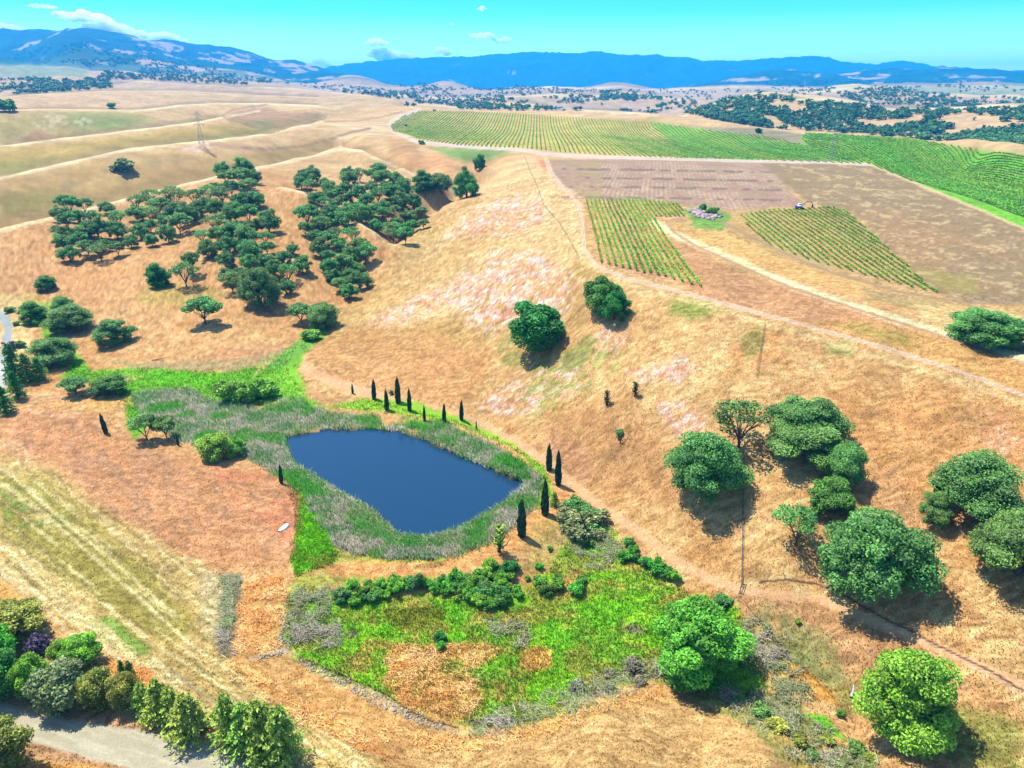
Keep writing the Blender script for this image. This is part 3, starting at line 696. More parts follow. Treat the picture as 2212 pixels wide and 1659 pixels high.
# shader + meshes ----------------------------------------------------------
def mat_new(name):
    m = bpy.data.materials.new(name); m.use_nodes = True
    nt = m.node_tree; nt.nodes.clear()
    out = nt.nodes.new('ShaderNodeOutputMaterial')
    return m, nt, out
def N(nt, t, **kw):
    n = nt.nodes.new(t)
    for k, v in kw.items():
        if isinstance(v, (int, float, str, bool)): setattr(n, k, v)
    return n

def ground_material(name, fine=1.0, rough=.95):
    m, nt, out = mat_new(name)
    at = N(nt, 'ShaderNodeAttribute', attribute_name='Col')
    geo = N(nt, 'ShaderNodeNewGeometry')
    def noise(scale, det, sc3=None, rgh=.6):
        n_ = N(nt, 'ShaderNodeTexNoise'); n_.inputs['Scale'].default_value = scale; n_.inputs['Detail'].default_value = det
        n_.inputs['Roughness'].default_value = rgh
        if sc3:
            mp = N(nt, 'ShaderNodeMapping'); mp.inputs['Scale'].default_value = sc3
            nt.links.new(geo.outputs['Position'], mp.inputs[0]); nt.links.new(mp.outputs[0], n_.inputs['Vector'])
        else: nt.links.new(geo.outputs['Position'], n_.inputs['Vector'])
        return n_
    a = noise(1.9, 6, (1, .8, 1), .7); b = noise(.12, 4)
    def ramp(src, lo, hi, v0, v1):
        mr = N(nt, 'ShaderNodeMapRange'); mr.inputs[1].default_value = lo; mr.inputs[2].default_value = hi
        mr.inputs[3].default_value = v0; mr.inputs[4].default_value = v1
        nt.links.new(src, mr.inputs[0]); return mr.outputs[0]
    fa = ramp(a.outputs[0], .30, .70, 1 - .38 * fine, 1 + .36 * fine)
    fb = ramp(b.outputs[0], .3, .7, .9, 1.1)
    mm = N(nt, 'ShaderNodeMath', operation='MULTIPLY'); nt.links.new(fa, mm.inputs[0]); nt.links.new(fb, mm.inputs[1])
    vm = N(nt, 'ShaderNodeVectorMath', operation='SCALE')
    nt.links.new(at.outputs['Color'], vm.inputs[0]); nt.links.new(mm.outputs[0], vm.inputs['Scale'])
    bsdf = N(nt, 'ShaderNodeBsdfPrincipled')
    bsdf.inputs['Roughness'].default_value = rough
    bsdf.inputs['Specular IOR Level'].default_value = 0.1
    nt.links.new(vm.outputs[0], bsdf.inputs['Base Color'])
    bp = N(nt, 'ShaderNodeBump'); bp.inputs['Strength'].default_value = .7; bp.inputs['Distance'].default_value = .35
    nt.links.new(a.outputs[0], bp.inputs['Height']); nt.links.new(bp.outputs[0], bsdf.inputs['Normal'])
    nt.links.new(bsdf.outputs[0], out.inputs[0])
    return m
M_GROUND = ground_material('dry_ground')
M_ROAD = ground_material('road_surface', .35, .9)

def mesh_np(name, verts, faces, cols=None, smooth=False, matidx=None):
    """faces: (n,4) or (n,3) int array"""
    verts = np.ascontiguousarray(verts, np.float32); faces = np.ascontiguousarray(faces, np.int32)
    me = bpy.data.meshes.new(name)
    k = faces.shape[1]
    me.vertices.add(len(verts)); me.vertices.foreach_set('co', verts.ravel())
    me.loops.add(faces.size); me.loops.foreach_set('vertex_index', faces.ravel())
    me.polygons.add(len(faces))
    me.polygons.foreach_set('loop_start', np.arange(0, faces.size, k, dtype=np.int32))
    me.polygons.foreach_set('loop_total', np.full(len(faces), k, np.int32))
    if smooth: me.polygons.foreach_set('use_smooth', np.ones(len(faces), bool))
    if matidx is not None: me.polygons.foreach_set('material_index', np.ascontiguousarray(matidx, np.int32))
    me.update(calc_edges=True)
    if cols is not None:
        at = me.color_attributes.new('Col', 'FLOAT_COLOR', 'POINT')
        c4 = np.ones((len(verts), 4), np.float32); c4[:, :3] = cols
        at.data.foreach_set('color', c4.ravel())
    return me
def obj(name, me, mat=None, parent=None, loc=None):
    o = bpy.data.objects.new(name, me); COL.objects.link(o)
    if mat is not None:
        for m in (mat if isinstance(mat, (list, tuple)) else [mat]):
            if m.name not in [x.name for x in me.materials if x]: me.materials.append(m)
    if parent is not None: o.parent = parent
    if loc is not None: o.location = loc
    return o

vid = np.arange(NR * NA).reshape(NR, NA)
F = np.stack([vid[:-1, :-1], vid[:-1, 1:], vid[1:, 1:], vid[1:, :-1]], -1)
def face_avg(a): return (a[:-1, :-1] + a[:-1, 1:] + a[1:, 1:] + a[1:, :-1]) / 4
rc = face_avg(R2)
cls = np.zeros(rc.shape, int)                          # 0 ground
cls[rc > 1350 * K] = 1                                 # hills
cls[rc > 5500 * K] = 2                                 # mountains
cls[(face_avg(track) > .5) & (rc < 1350 * K)] = 3
cls[face_avg(gravel) > .5] = 4
cls[face_avg(paved) > .5] = 5
cls[(face_avg(creekm) > .5)] = 6
VV = np.stack([GX, GY, GZ], -1).reshape(-1, 3)
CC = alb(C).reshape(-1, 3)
for k_, (nm, mt, lb) in enumerate([('ground', M_GROUND, None), ('hills', M_GROUND, None), ('mountains', M_GROUND, None), ('dirt_track', M_GROUND, None), ('gravel_road', M_ROAD, None), ('paved_road', M_ROAD, None), ('creek_bed', M_GROUND, None)]):
    f = F[cls == k_]
    u_, inv = np.unique(f, return_inverse=True)
    o = obj(nm, mesh_np(nm, VV[u_], inv.reshape(f.shape), CC[u_], smooth=True), mt)
    tag(o, kind='structure')

# ------------------------------------------------------------------ water
def water():
    m, nt, out = mat_new('pond_water')
    b = N(nt, 'ShaderNodeBsdfPrincipled')
    b.inputs['Base Color'].default_value = (0.006, 0.028, 0.06, 1)
    b.inputs['Roughness'].default_value = .06
    b.inputs['IOR'].default_value = 1.33
    n_ = N(nt, 'ShaderNodeTexNoise'); n_.inputs['Scale'].default_value = 1.6; n_.inputs['Detail'].default_value = 3
    geo = N(nt, 'ShaderNodeNewGeometry'); nt.links.new(geo.outputs['Position'], n_.inputs['Vector'])
    bp = N(nt, 'ShaderNodeBump'); bp.inputs['Strength'].default_value = .35; bp.inputs['Distance'].default_value = .12
    nt.links.new(n_.outputs[0], bp.inputs['Height']); nt.links.new(bp.outputs[0], b.inputs['Normal'])
    nt.links.new(b.outputs[0], out.inputs[0])
    cen = np.mean(POND, 0); pts = []
    for X, Y in POND:
        X += (X - cen[0]) * .07; Y += (Y - cen[1]) * .10
        az, sl = ray(X, Y); r = (0.02 - H) / sl
        pts.append((float(r * np.sin(az)), float(r * np.cos(az)), 0.02))
    me = bpy.data.meshes.new('water'); me.from_pydata(pts, [], [tuple(range(len(pts)))[::-1]]); me.update()
    if me.polygons[0].normal.z < 0:
        me.flip_normals()
    tag(obj('water', me, m), kind='structure')
water()

# ------------------------------------------------------------------ foliage and bark materials
def soft_normal(nt, targets, k=.5):
    """thin blades scatter light all round: lean their shading normal towards the sky"""
    g = N(nt, 'ShaderNodeNewGeometry')
    sc_ = N(nt, 'ShaderNodeVectorMath', operation='SCALE'); sc_.inputs['Scale'].default_value = 1 - k
    ad = N(nt, 'ShaderNodeVectorMath', operation='ADD'); ad.inputs[1].default_value = (0, 0, k)
    no = N(nt, 'ShaderNodeVectorMath', operation='NORMALIZE')
    nt.links.new(g.outputs['Normal'], sc_.inputs[0]); nt.links.new(sc_.outputs[0], ad.inputs[0]); nt.links.new(ad.outputs[0], no.inputs[0])
    for t in targets: nt.links.new(no.outputs[0], t.inputs['Normal'])
def leaf_material(name, base, rough=.6, trans=.28, hue=.03):
    m, nt, out = mat_new(name)
    at = N(nt, 'ShaderNodeAttribute', attribute_name='Col')
    oi = N(nt, 'ShaderNodeObjectInfo')
    hs = N(nt, 'ShaderNodeHueSaturation')
    mr = N(nt, 'ShaderNodeMapRange'); mr.inputs[3].default_value = .5 - hue; mr.inputs[4].default_value = .5 + hue
    nt.links.new(oi.outputs['Random'], mr.inputs[0]); nt.links.new(mr.outputs[0], hs.inputs['Hue'])
    mv = N(nt, 'ShaderNodeMapRange'); mv.inputs[3].default_value = .8; mv.inputs[4].default_value = 1.2
    ml = N(nt, 'ShaderNodeMath', operation='MULTIPLY'); ml.inputs[1].default_value = 7.31
    fr = N(nt, 'ShaderNodeMath', operation='FRACT')
    nt.links.new(oi.outputs['Random'], ml.inputs[0]); nt.links.new(ml.outputs[0], fr.inputs[0]); nt.links.new(fr.outputs[0], mv.inputs[0])
    nt.links.new(mv.outputs[0], hs.inputs['Value'])
    vm = N(nt, 'ShaderNodeVectorMath', operation='MULTIPLY'); vm.inputs[1].default_value = base
    nt.links.new(at.outputs['Color'], vm.inputs[0]); nt.links.new(vm.outputs[0], hs.inputs['Color'])
    b = N(nt, 'ShaderNodeBsdfPrincipled'); b.inputs['Roughness'].default_value = rough; b.inputs['Specular IOR Level'].default_value = .25
    t = N(nt, 'ShaderNodeBsdfTranslucent')
    mx = N(nt, 'ShaderNodeMixShader'); mx.inputs[0].default_value = trans
    nt.links.new(hs.outputs[0], b.inputs['Base Color']); nt.links.new(hs.outputs[0], t.inputs['Color'])
    soft_normal(nt, (b,), .3)
    nt.links.new(b.outputs[0], mx.inputs[1]); nt.links.new(t.outputs[0], mx.inputs[2]); nt.links.new(mx.outputs[0], out.inputs[0])
    return m
def plain_material(name, col, rough=.8, metal=0.0, noise=0.25, nscale=3.0):
    m, nt, out = mat_new(name)
    b = N(nt, 'ShaderNodeBsdfPrincipled'); b.inputs['Roughness'].default_value = rough; b.inputs['Metallic'].default_value = metal
    tcn = N(nt, 'ShaderNodeTexCoord'); n_ = N(nt, 'ShaderNodeTexNoise'); n_.inputs['Scale'].default_value = nscale; n_.inputs['Detail'].default_value = 4
    nt.links.new(tcn.outputs['Object'], n_.inputs['Vector'])
    mr = N(nt, 'ShaderNodeMapRange'); mr.inputs[1].default_value = .3; mr.inputs[2].default_value = .7; mr.inputs[3].default_value = 1 - noise; mr.inputs[4].default_value = 1 + noise
    vm = N(nt, 'ShaderNodeVectorMath', operation='SCALE'); vm.inputs[0].default_value = col
    nt.links.new(n_.outputs[0], mr.inputs[0]); nt.links.new(mr.outputs[0], vm.inputs['Scale']); nt.links.new(vm.outputs[0], b.inputs['Base Color'])
    nt.links.new(b.outputs[0], out.inputs[0])
    return m
def L3(c, k=ALB): return tuple(float(v) for v in alb(c, k * .62 if k != ALB else k))
M_OAK = leaf_material('oak_leaves', L3((120, 178, 82), .95))
M_LIVEOAK = leaf_material('live_oak_leaves', L3((96, 168, 60), .9))
M_BRIGHT = leaf_material('bright_leaves', L3((136, 216, 62), .9))
M_OLIVE = leaf_material('olive_yellow_leaves', L3((180, 190, 72), .8))
M_GREY = leaf_material('grey_green_leaves', L3((170, 186, 112), .8))
M_CYP = leaf_material('cypress_leaves', L3((58, 104, 52), .8), trans=.1)
M_CON = leaf_material('conifer_needles', L3((166, 196, 70), 1.05), trans=.15)
M_SHRUB = leaf_material('shrub_leaves', L3((124, 206, 48), .85))
M_LIME = leaf_material('willow_leaves', L3((166, 226, 72), .8))
M_VINE = leaf_material('vine_leaves', L3((150, 206, 40), .85))
M_BRUSH = leaf_material('dead_brush', L3((166, 166, 124), .62), trans=.1)
M_PURP = leaf_material('purple_bloom', L3((150, 136, 170), .5))
M_BARK = plain_material('oak_bark', L3((118, 100, 84), .5))
M_DBARK = plain_material('dark_bark', L3((74, 60, 52), .5))

def ico():
    t = (1 + 5 ** .5) / 2
    v = np.array([(-1,t,0),(1,t,0),(-1,-t,0),(1,-t,0),(0,-1,t),(0,1,t),(0,-1,-t),(0,1,-t),(t,0,-1),(t,0,1),(-t,0,-1),(-t,0,1)], float)
    f = np.array([(0,11,5),(0,5,1),(0,1,7),(0,7,10),(0,10,11),(1,5,9),(5,11,4),(11,10,2),(10,7,6),(7,1,8),(3,9,4),(3,4,2),(3,2,6),(3,6,8),(3,8,9),(4,9,5),(2,4,11),(6,2,10),(8,6,7),(9,8,1)])
    return v / np.linalg.norm(v, axis=1)[:, None], f
ICO_V, ICO_F = ico()
def sub_ico(v, f):
    nv = list(map(tuple, v)); cache = {}; nf = []
    def mid(a, b):
        k = (min(a, b), max(a, b))
        if k not in cache:
            p = (np.array(nv[a]) + np.array(nv[b])) / 2; p /= np.linalg.norm(p); cache[k] = len(nv); nv.append(tuple(p))
        return cache[k]
    for a, b, c in f:
        ab, bc, ca = mid(a, b), mid(b, c), mid(c, a)
        nf += [(a, ab, ca), (b, bc, ab), (c, ca, bc), (ab, bc, ca)]
    return np.array(nv), np.array(nf)
ICO2_V, ICO2_F = sub_ico(ICO_V, ICO_F)

class Geo:                      # collects triangles/quads (as triangles) with a colour per vertex
    def __init__(self): self.v = []; self.f = []; self.c = []; self.n = 0
    def add(self, v, f, c):
        v = np.asarray(v, float); f = np.asarray(f, int)
        if f.shape[1] == 4: f = np.vstack([f[:, [0, 1, 2]], f[:, [0, 2, 3]]])
        self.v.append(v); self.f.append(f + self.n); self.n += len(v)
        c = np.asarray(c, float)
        if c.ndim == 1: c = np.repeat(c[None], len(v), 0)
        self.c.append(c)
    def norm(self):             # bring the crown to unit width and height
        v = np.vstack(self.v); lo = np.percentile(v[:, :2], 1, 0); hi_ = np.percentile(v[:, :2], 99, 0); zt = np.percentile(v[:, 2], 99.5)
        s_ = 1 / (hi_ - lo).mean(); c_ = (lo + hi_) / 2
        self.v = [np.concatenate([(q[:, :2] - c_) * s_, q[:, 2:] / zt], 1) for q in self.v]
        return self
    def mesh(self, name, smooth=False):
        return mesh_np(name, np.vstack(self.v), np.vstack(self.f), np.vstack(self.c), smooth)

def leaf_quads(pos, nrm, size, rng, tint, aspect=1.3, G=None):
    n = len(pos)
    t = rng.normal(size=(n, 3)); t -= (t * nrm).sum(1)[:, None] * nrm; t /= np.linalg.norm(t, axis=1)[:, None] + 1e-9
    b = np.cross(nrm, t)
    s = (size * (.65 + .7 * rng.random(n)))[:, None]
    v = np.stack([pos - t * s * aspect, pos - b * s * .8, pos + t * s * aspect, pos + b * s * .8], 1).reshape(-1, 3)
    f = np.arange(4 * n).reshape(n, 4)
    G.add(v, f, np.repeat(tint, 4, 0))

def crown(lobes, n, size, seed, core=.72, up=.35, spread=.6, hue=(1, 1, 1), vary=.35, squash=1.0, shell=(.82, 1.08), core_tint=.55):
    """foliage: leaf clumps spread over the shells of many lobes, with an opaque inner mass"""
    rng = np.random.default_rng(seed); G = Geo()
    c = np.array([l[0] for l in lobes], float); r = np.array([l[1] if np.ndim(l[1]) else (l[1],) * 3 for l in lobes], float)
    area = (r[:, 0] * r[:, 1] + r[:, 0] * r[:, 2]); p = area / area.sum()
    li = rng.choice(len(lobes), int(n * 1.5), p=p)
    d = rng.normal(size=(len(li), 3)); d[:, 2] += up; d /= np.linalg.norm(d, axis=1)[:, None]
    pos = c[li] + r[li] * d * (shell[0] + (shell[1] - shell[0]) * rng.random(len(li)))[:, None]
    keepm = np.ones(len(li), bool)
    for k in range(len(lobes)):
        q = ((pos - c[k]) / r[k]); keepm &= ~(((q ** 2).sum(1) < .62) & (li != k))
    pos, d, li = pos[keepm][:n], d[keepm][:n], li[keepm][:n]
    nrm = d + rng.normal(size=d.shape) * spread; nrm /= np.linalg.norm(nrm, axis=1)[:, None]
    lt = .68 + .62 * rng.random(len(lobes))
    tn = (1 - vary + 2 * vary * rng.random(len(pos))) * lt[li]
    tint = tn[:, None] * np.asarray(hue)[None] * (1 + (rng.random((len(pos), 1)) - .5) * .25 * np.array([[1, 0, -1]]))
    leaf_quads(pos, nrm, size, rng, tint, G=G)
    if core:
        for k in range(len(lobes)):
            jit = 1 + .25 * (rng.random(len(ICO_V)) - .5)
            G.add(c[k] + ICO_V * r[k] * core * jit[:, None], ICO_F, np.array(hue) * core_tint)
    return G

def tube_into(G, pts, rad, sides=6, col=(1, 1, 1)):
    pts = np.asarray(pts, float); n = len(pts); V_ = []
    for i in range(n):
        a = pts[min(i + 1, n - 1)] - pts[max(i - 1, 0)]; a /= np.linalg.norm(a) + 1e-9
        h = np.array([1, 0, 0]) if abs(a[0]) < .9 else np.array([0, 1, 0])
        u = np.cross(a, h); u /= np.linalg.norm(u); w = np.cross(a, u)
        for k in range(sides):
            t = 2 * PI * k / sides
            V_.append(pts[i] + rad[i] * (u * math.cos(t) + w * math.sin(t)))
    F_ = [(i * sides + k, i * sides + (k + 1) % sides, (i + 1) * sides + (k + 1) % sides, (i + 1) * sides + k) for i in range(n - 1) for k in range(sides)]
    V_.append(pts[-1]); top = len(V_) - 1
    G.add(V_, F_, col)
    G.f.append(np.array([((n - 1) * sides + k, (n - 1) * sides + (k + 1) % sides, top) for k in range(sides)]) + G.n - len(V_))
def box_into(G, lo, hi, col=(1, 1, 1), M=None):
    x0, y0, z0 = lo; x1, y1, z1 = hi
    v = np.array([(x0,y0,z0),(x1,y0,z0),(x1,y1,z0),(x0,y1,z0),(x0,y0,z1),(x1,y0,z1),(x1,y1,z1),(x0,y1,z1)], float)
    if M is not None: v = np.array([tuple(M @ Vector(p)) for p in v])
    G.add(v, [(3,2,1,0),(4,5,6,7),(0,1,5,4),(1,2,6,5),(2,3,7,6),(3,0,4,7)], col)

# All crowns are built at unit size: width 1 (x,y from -.5 to .5), height 1, base at 0.
def oak_lobes(seed, nl=16, low=.22, flat=.5):
    rng = np.random.default_rng(seed); L = []
    ex = .86 + .3 * rng.random(); ey = .86 + .3 * rng.random(); ph = rng.random() * 6.28
    for i in range(nl):
        a = i * 2.399963 + rng.random() * .9; q = math.sqrt((i + .5) / nl)
        rad = .40 * q * (1 + .22 * math.sin(3 * a + ph) + .22 * (rng.random() - .5)); zz = low + .10 + (1 - low - .24) * math.sqrt(max(0, 1 - q * q * .95)) * (.58 + .5 * rng.random())
        rr_ = (.065 + .11 * rng.random() ** 1.4) * (1.2 if nl < 20 else 1.0)
        L.append(((rad * math.cos(a) * ex, rad * math.sin(a) * ey, zz), (rr_ * 1.2, rr_ * 1.2, rr_ * .85)))
    for i in range(int(nl * .6)):
        a = rng.random() * 2 * PI; rad = .30 + .13 * rng.random(); r_ = .07 + .07 * rng.random()
        L.append(((rad * math.cos(a) * ex, rad * math.sin(a) * ey, low + .04 + .24 * rng.random()), (r_, r_, r_)))
    L.append(((0, 0, .44), (.24, .24, .24)))
    return L
def trunk_geo(seed, h=.6, spread=.28, r=.035, limbs=5):
    rng = np.random.default_rng(seed); G = Geo()
    fork = .14 + .08 * rng.random()
    tube_into(G, [(0, 0, -.08), (.01, 0, fork * .5), (.0, .01, fork)], [r * 1.5, r * 1.1, r], 7)
    for i in range(limbs):
        a = 2 * PI * (i + rng.random() * .6) / limbs
        e = np.array([math.cos(a) * spread, math.sin(a) * spread, h * (.8 + .3 * rng.random())])
        m = e * np.array([.45, .45, .0]) + np.array([0, 0, fork + (e[2] - fork) * .45])
        tube_into(G, [(0, 0, fork - .02), m, e], [r * .75, r * .5, r * .2], 5)
        for k in range(2):
            a2 = a + (rng.random() - .5) * 1.6
            e2 = m + np.array([math.cos(a2) * spread * .7, math.sin(a2) * spread * .7, .2])
            tube_into(G, [m, e2], [r * .4, r * .12], 4)
    return G
def build_kinds():
    KD = {}
    def reg(kind, crowns, trunks, mats): KD[kind] = (crowns, trunks, mats)
    reg('oak', [crown(oak_lobes(s, 34, .12), 15000, .0115, s, spread=.95).norm().mesh('oak_crown') for s in range(5)], [trunk_geo(s).mesh('oak_trunk') for s in range(3)], (M_OAK, M_BARK))
    reg('live', [crown(oak_lobes(s + 20, 26, .06), 9000, .015, s, up=.2, spread=.95).norm().mesh('live_oak_crown') for s in range(4)], [trunk_geo(s + 5, .5).mesh('oak_trunk') for s in range(2)], (M_LIVEOAK, M_BARK))
    # open, flat topped oaks of the hillside wood, standing on visible trunks
    def umb(s):
        rng = np.random.default_rng(s); L = []
        for i in range(9):
            a = i * 2.4 + rng.random(); q = math.sqrt((i + .4) / 9)
            L.append(((.36 * q * math.cos(a), .36 * q * math.sin(a), .80 - .22 * q * q + .05 * rng.random()), (.15, .15, .10)))
        for i in range(4):
            a = rng.random() * 6.28; L.append(((.25 * math.cos(a), .25 * math.sin(a), .48 + .1 * rng.random()), (.12, .12, .10)))
        return L
    reg('umbrella', [crown(umb(s + 40), 3200, .021, s, core=.55, spread=.95).norm().mesh('oak_crown') for s in range(5)], [trunk_geo(s + 9, .72, .30, .022, 6).mesh('oak_trunk') for s in range(3)], (M_OAK, M_BARK))
    reg('sparse', [crown(umb(s + 60), 1500, .020, s, core=0, spread=1.2, shell=(.4, 1.15)).norm().mesh('oak_crown') for s in range(3)], [trunk_geo(s + 15, .78, .34, .026, 8).mesh('oak_trunk') for s in range(2)], (M_OAK, M_BARK))
    reg('midoak', [crown(oak_lobes(s + 80, 16, .16), 3000, .022, s, spread=.95).norm().mesh('oak_crown') for s in range(5)], [trunk_geo(s + 9, .6, .28, .03, 5).mesh('oak_trunk') for s in range(3)], (M_OAK, M_BARK))
    reg('faroak', [crown(oak_lobes(s + 100, 6), 260, .065, s, core=.8).norm().mesh('oak_tree') for s in range(5)], None, (M_OAK, M_BARK))
    def tall(s, nl=40):
        rng = np.random.default_rng(s); L = []
        for i in range(nl):
            z = .14 + .80 * (i + .5) / nl; w = .36 * math.sin(PI * min(1, (z - .02) ** .75)) ** .7 + .02
            a = i * 2.4; q = .62 + .3 * rng.random()
            q *= (1 + .25 * math.sin(3 * a + s)); r_ = .06 + .09 * rng.random(); L.append(((w * q * math.cos(a), w * q * math.sin(a), z + .05 * (rng.random() - .5)), (r_ * 1.2, r_ * 1.2, r_ * .8)))
        L.append(((0, 0, .44), (.25, .25, .32)))
        return L
    reg('broadleaf', [crown(tall(s + 120), 17000, .0115, s, core=.68, spread=1.1).norm().mesh('broadleaf_crown') for s in range(3)], [trunk_geo(s + 25, .6, .2, .03).mesh('tree_trunk') for s in range(2)], (M_BRIGHT, M_BARK))
    def clumpy(s):
        rng = np.random.default_rng(s); L = []
        for i in range(12):
            a = i * 2.4 + rng.random(); q = math.sqrt((i + .5) / 12)
            L.append(((.36 * q * math.cos(a), .36 * q * math.sin(a), .30 + .5 * math.sqrt(1 - q * q * .8) * (.7 + .5 * rng.random())), (.15, .15, .15)))
        L.append(((0, 0, .35), (.35, .35, .3)))
        return L
    reg('clumpy', [crown(clumpy(s + 140), 8000, .016, s, core=.7, spread=.95).norm().mesh('tree_crown') for s in range(3)], [trunk_geo(s + 30, .5).mesh('tree_trunk') for s in range(2)], (M_LIVEOAK, M_BARK))
    reg('willow', [crown(clumpy(s + 160), 6000, .020, s, core=.6, spread=1.1, shell=(.6, 1.2), vary=.4).norm().mesh('tree_crown') for s in range(4)], [trunk_geo(s + 33, .55).mesh('tree_trunk') for s in range(2)], (M_OLIVE, M_BARK))
    def cyp(s):
        rng = np.random.default_rng(s); L = []
        for i in range(16):
            z = .05 + .93 * i / 15; w = (.30 * math.sin(PI * min(1, z ** .55 * .98 + .02)) ** .6 + .05) * (1 if z < .85 else (1 - z) / .15 * .8 + .2)
            L.append((((rng.random() - .5) * .1, (rng.random() - .5) * .1, z), (w * 1.3, w * 1.3, .055)))
        return L
    reg('cypress', [crown(cyp(s + 180), 1600, .075, s, core=.9, up=.3, spread=.9, vary=.45).mesh('cypress_crown') for s in range(3)], [None], (M_CYP, M_DBARK))
    def coni(s):                 # whorls of drooping branches round a leader
        rng = np.random.default_rng(s); G = Geo()
        lv = 20
        for i in range(lv):
            z = .06 + .90 * i / lv; w = .50 * (1 - z) ** .75 + .03
            for k in range(10):
                a = rng.random() * 2 * PI; Lb = w * (.7 + .5 * rng.random())
                nq = 18
                t = rng.random(nq) ** .7
                pos = np.stack([t * Lb * math.cos(a), t * Lb * math.sin(a), z + .05 * t - .07 * t * t + (rng.random(nq) - .5) * .02], 1)
                pos[:, :2] += rng.normal(size=(nq, 2)) * .02
                nrm = rng.normal(size=(nq, 3)) * .6 + np.array([math.cos(a) * .4, math.sin(a) * .4, .8]); nrm /= np.linalg.norm(nrm, axis=1)[:, None]
                tn = (.6 + .7 * rng.random(nq)) * (.75 + .4 * t)
                leaf_quads(pos, nrm, .020, rng, tn[:, None] * np.array([[1, 1, 1]]), 1.8, G)
        return G
    def leader(s):
        G = Geo(); tube_into(G, [(0, 0, -.03), (0, 0, .5), (.005, 0, 1.0)], [.03, .018, .004], 6); return G
    reg('conifer', [coni(s).mesh('conifer_crown') for s in range(4)], [leader(0).mesh('conifer_trunk')], (M_CON, M_BARK))
    def bush(s, nl=13):
        rng = np.random.default_rng(s); L = [((0, 0, .34), (.26, .26, .30))]
        for i in range(nl):
            a = i * 2.4 + rng.random(); q = .14 + .26 * rng.random(); r_ = .10 + .11 * rng.random()
            L.append(((q * math.cos(a), q * math.sin(a) * (.8 + .3 * rng.random()), .22 + .55 * rng.random() * (1 - q)), (r_, r_, r_ * 1.2)))
        return L
    reg('shrub', [crown(bush(s + 200), 1300, .038, s, core=.7, spread=1.0, vary=.45).norm().mesh('shrub') for s in range(5)], None, (M_SHRUB, M_BARK))
    reg('brush', [crown(bush(s + 220), 900, .05, s, core=.55, spread=1.2, shell=(.6, 1.2), vary=.45).norm().mesh('brush') for s in range(3)], None, (M_GREY, M_BARK))
    def dead(s, nb=16):
        rng = np.random.default_rng(s); G = Geo()
        tube_into(G, [(0, 0, -.05), (.03, 0, .4), (.0, .03, 1.0)], [.05, .035, .008], 5)
        for i in range(nb):
            z = .12 + .8 * i / nb; a = i * 2.4; l = .35 * (1.1 - z)
            m = np.array([l * .6 * math.cos(a), l * .6 * math.sin(a), z + l * .5])
            tube_into(G, [(0.02, 0, z), m, m + np.array([l * .3 * math.cos(a + .5), l * .3 * math.sin(a + .5), l * .6])], [.022, .014, .005], 4)
        return G
    reg('dead', None, [dead(s).mesh('sapling_trunk') for s in range(3)], (M_DBARK, M_DBARK))
    return KD
KIND = build_kinds()

cnt = {}
def place_tree(kind, name, p, w, h, label, cat='tree', group=None, rot=None, mat=None, lean=None, crown_name='crown', trunk_name='trunk', idx=None):
    crowns, trunks, mats = KIND[kind]
    k = cnt.get(kind, 0); cnt[kind] = k + 1
    if idx is None: idx = k
    rot = random.random() * 6.28 if rot is None else rot
    cm = crowns[idx % len(crowns)] if crowns else None
    m0 = mat or mats[0]
    if cm is not None and mat is not None:
        key = cm.name + '_' + mat.name
        c2 = bpy.data.meshes.get(key)
        if c2 is None: c2 = cm.copy(); c2.name = key; c2.materials.clear()
        cm = c2
    single = not (trunks and trunks[0]) or cm is None
    if single:
        me = cm if cm is not None else trunks[idx % len(trunks)]
        o = obj(name, me, m0)
    else:
        o = bpy.data.objects.new(name, None); COL.objects.link(o); o.empty_display_size = .2
        obj(crown_name, cm, m0, o); obj(trunk_name, trunks[idx % len(trunks)], mats[1], o)
    o.location = p; o.rotation_euler = (0, 0, rot); o.scale = (w, w, h)
    tag(o, label, cat, group)
    return o

def box_tree(kind, name, bx, label, cat='tree', group=None, mat=None, hmul=1.0, rmin=0, **kw):
    """place a plant so that it fills the outline x0,y0,x1,y1 seen in the photograph"""
    x0, y0, x1, y1 = bx
    xc = (x0 + x1) / 2
    p = hit(xc, y1 - (y1 - y0) * .12, rmin)
    if p is None: return None
    d = dep(p); sd, cd = math.sin(d), math.cos(d)
    # move the base back under the crown
    wpx = x1 - x0
    yb = y1 - wpx * .5 * sd * .72
    yb = max(yb, y0 + (y1 - y0) * .45)
    p = hit(xc, yb, rmin) or p
    m = px_m(p); w = wpx * m
    hpx = (y1 - y0) - wpx * .5 * sd * .62
    h = max(hpx * m / cd, .5 * w) * hmul
    return place_tree(kind, name, p - Vector((0, 0, .02 * h)), w * .91, h * (.86 + .26 * max(0, 1 - sd / .5)), label, cat, group, mat=mat, **kw)

def ordinal(i):
    return {1: 'first', 2: 'second', 3: 'third', 4: 'fourth', 5: 'fifth', 6: 'sixth', 7: 'seventh', 8: 'eighth', 9: 'ninth', 10: 'tenth', 11: 'eleventh', 12: 'twelfth'}.get(i, '%dth' % i if i % 10 not in (1, 2, 3) or i % 100 in (11, 12, 13) else '%d%s' % (i, {1: 'st', 2: 'nd', 3: 'rd'}[i % 10]))

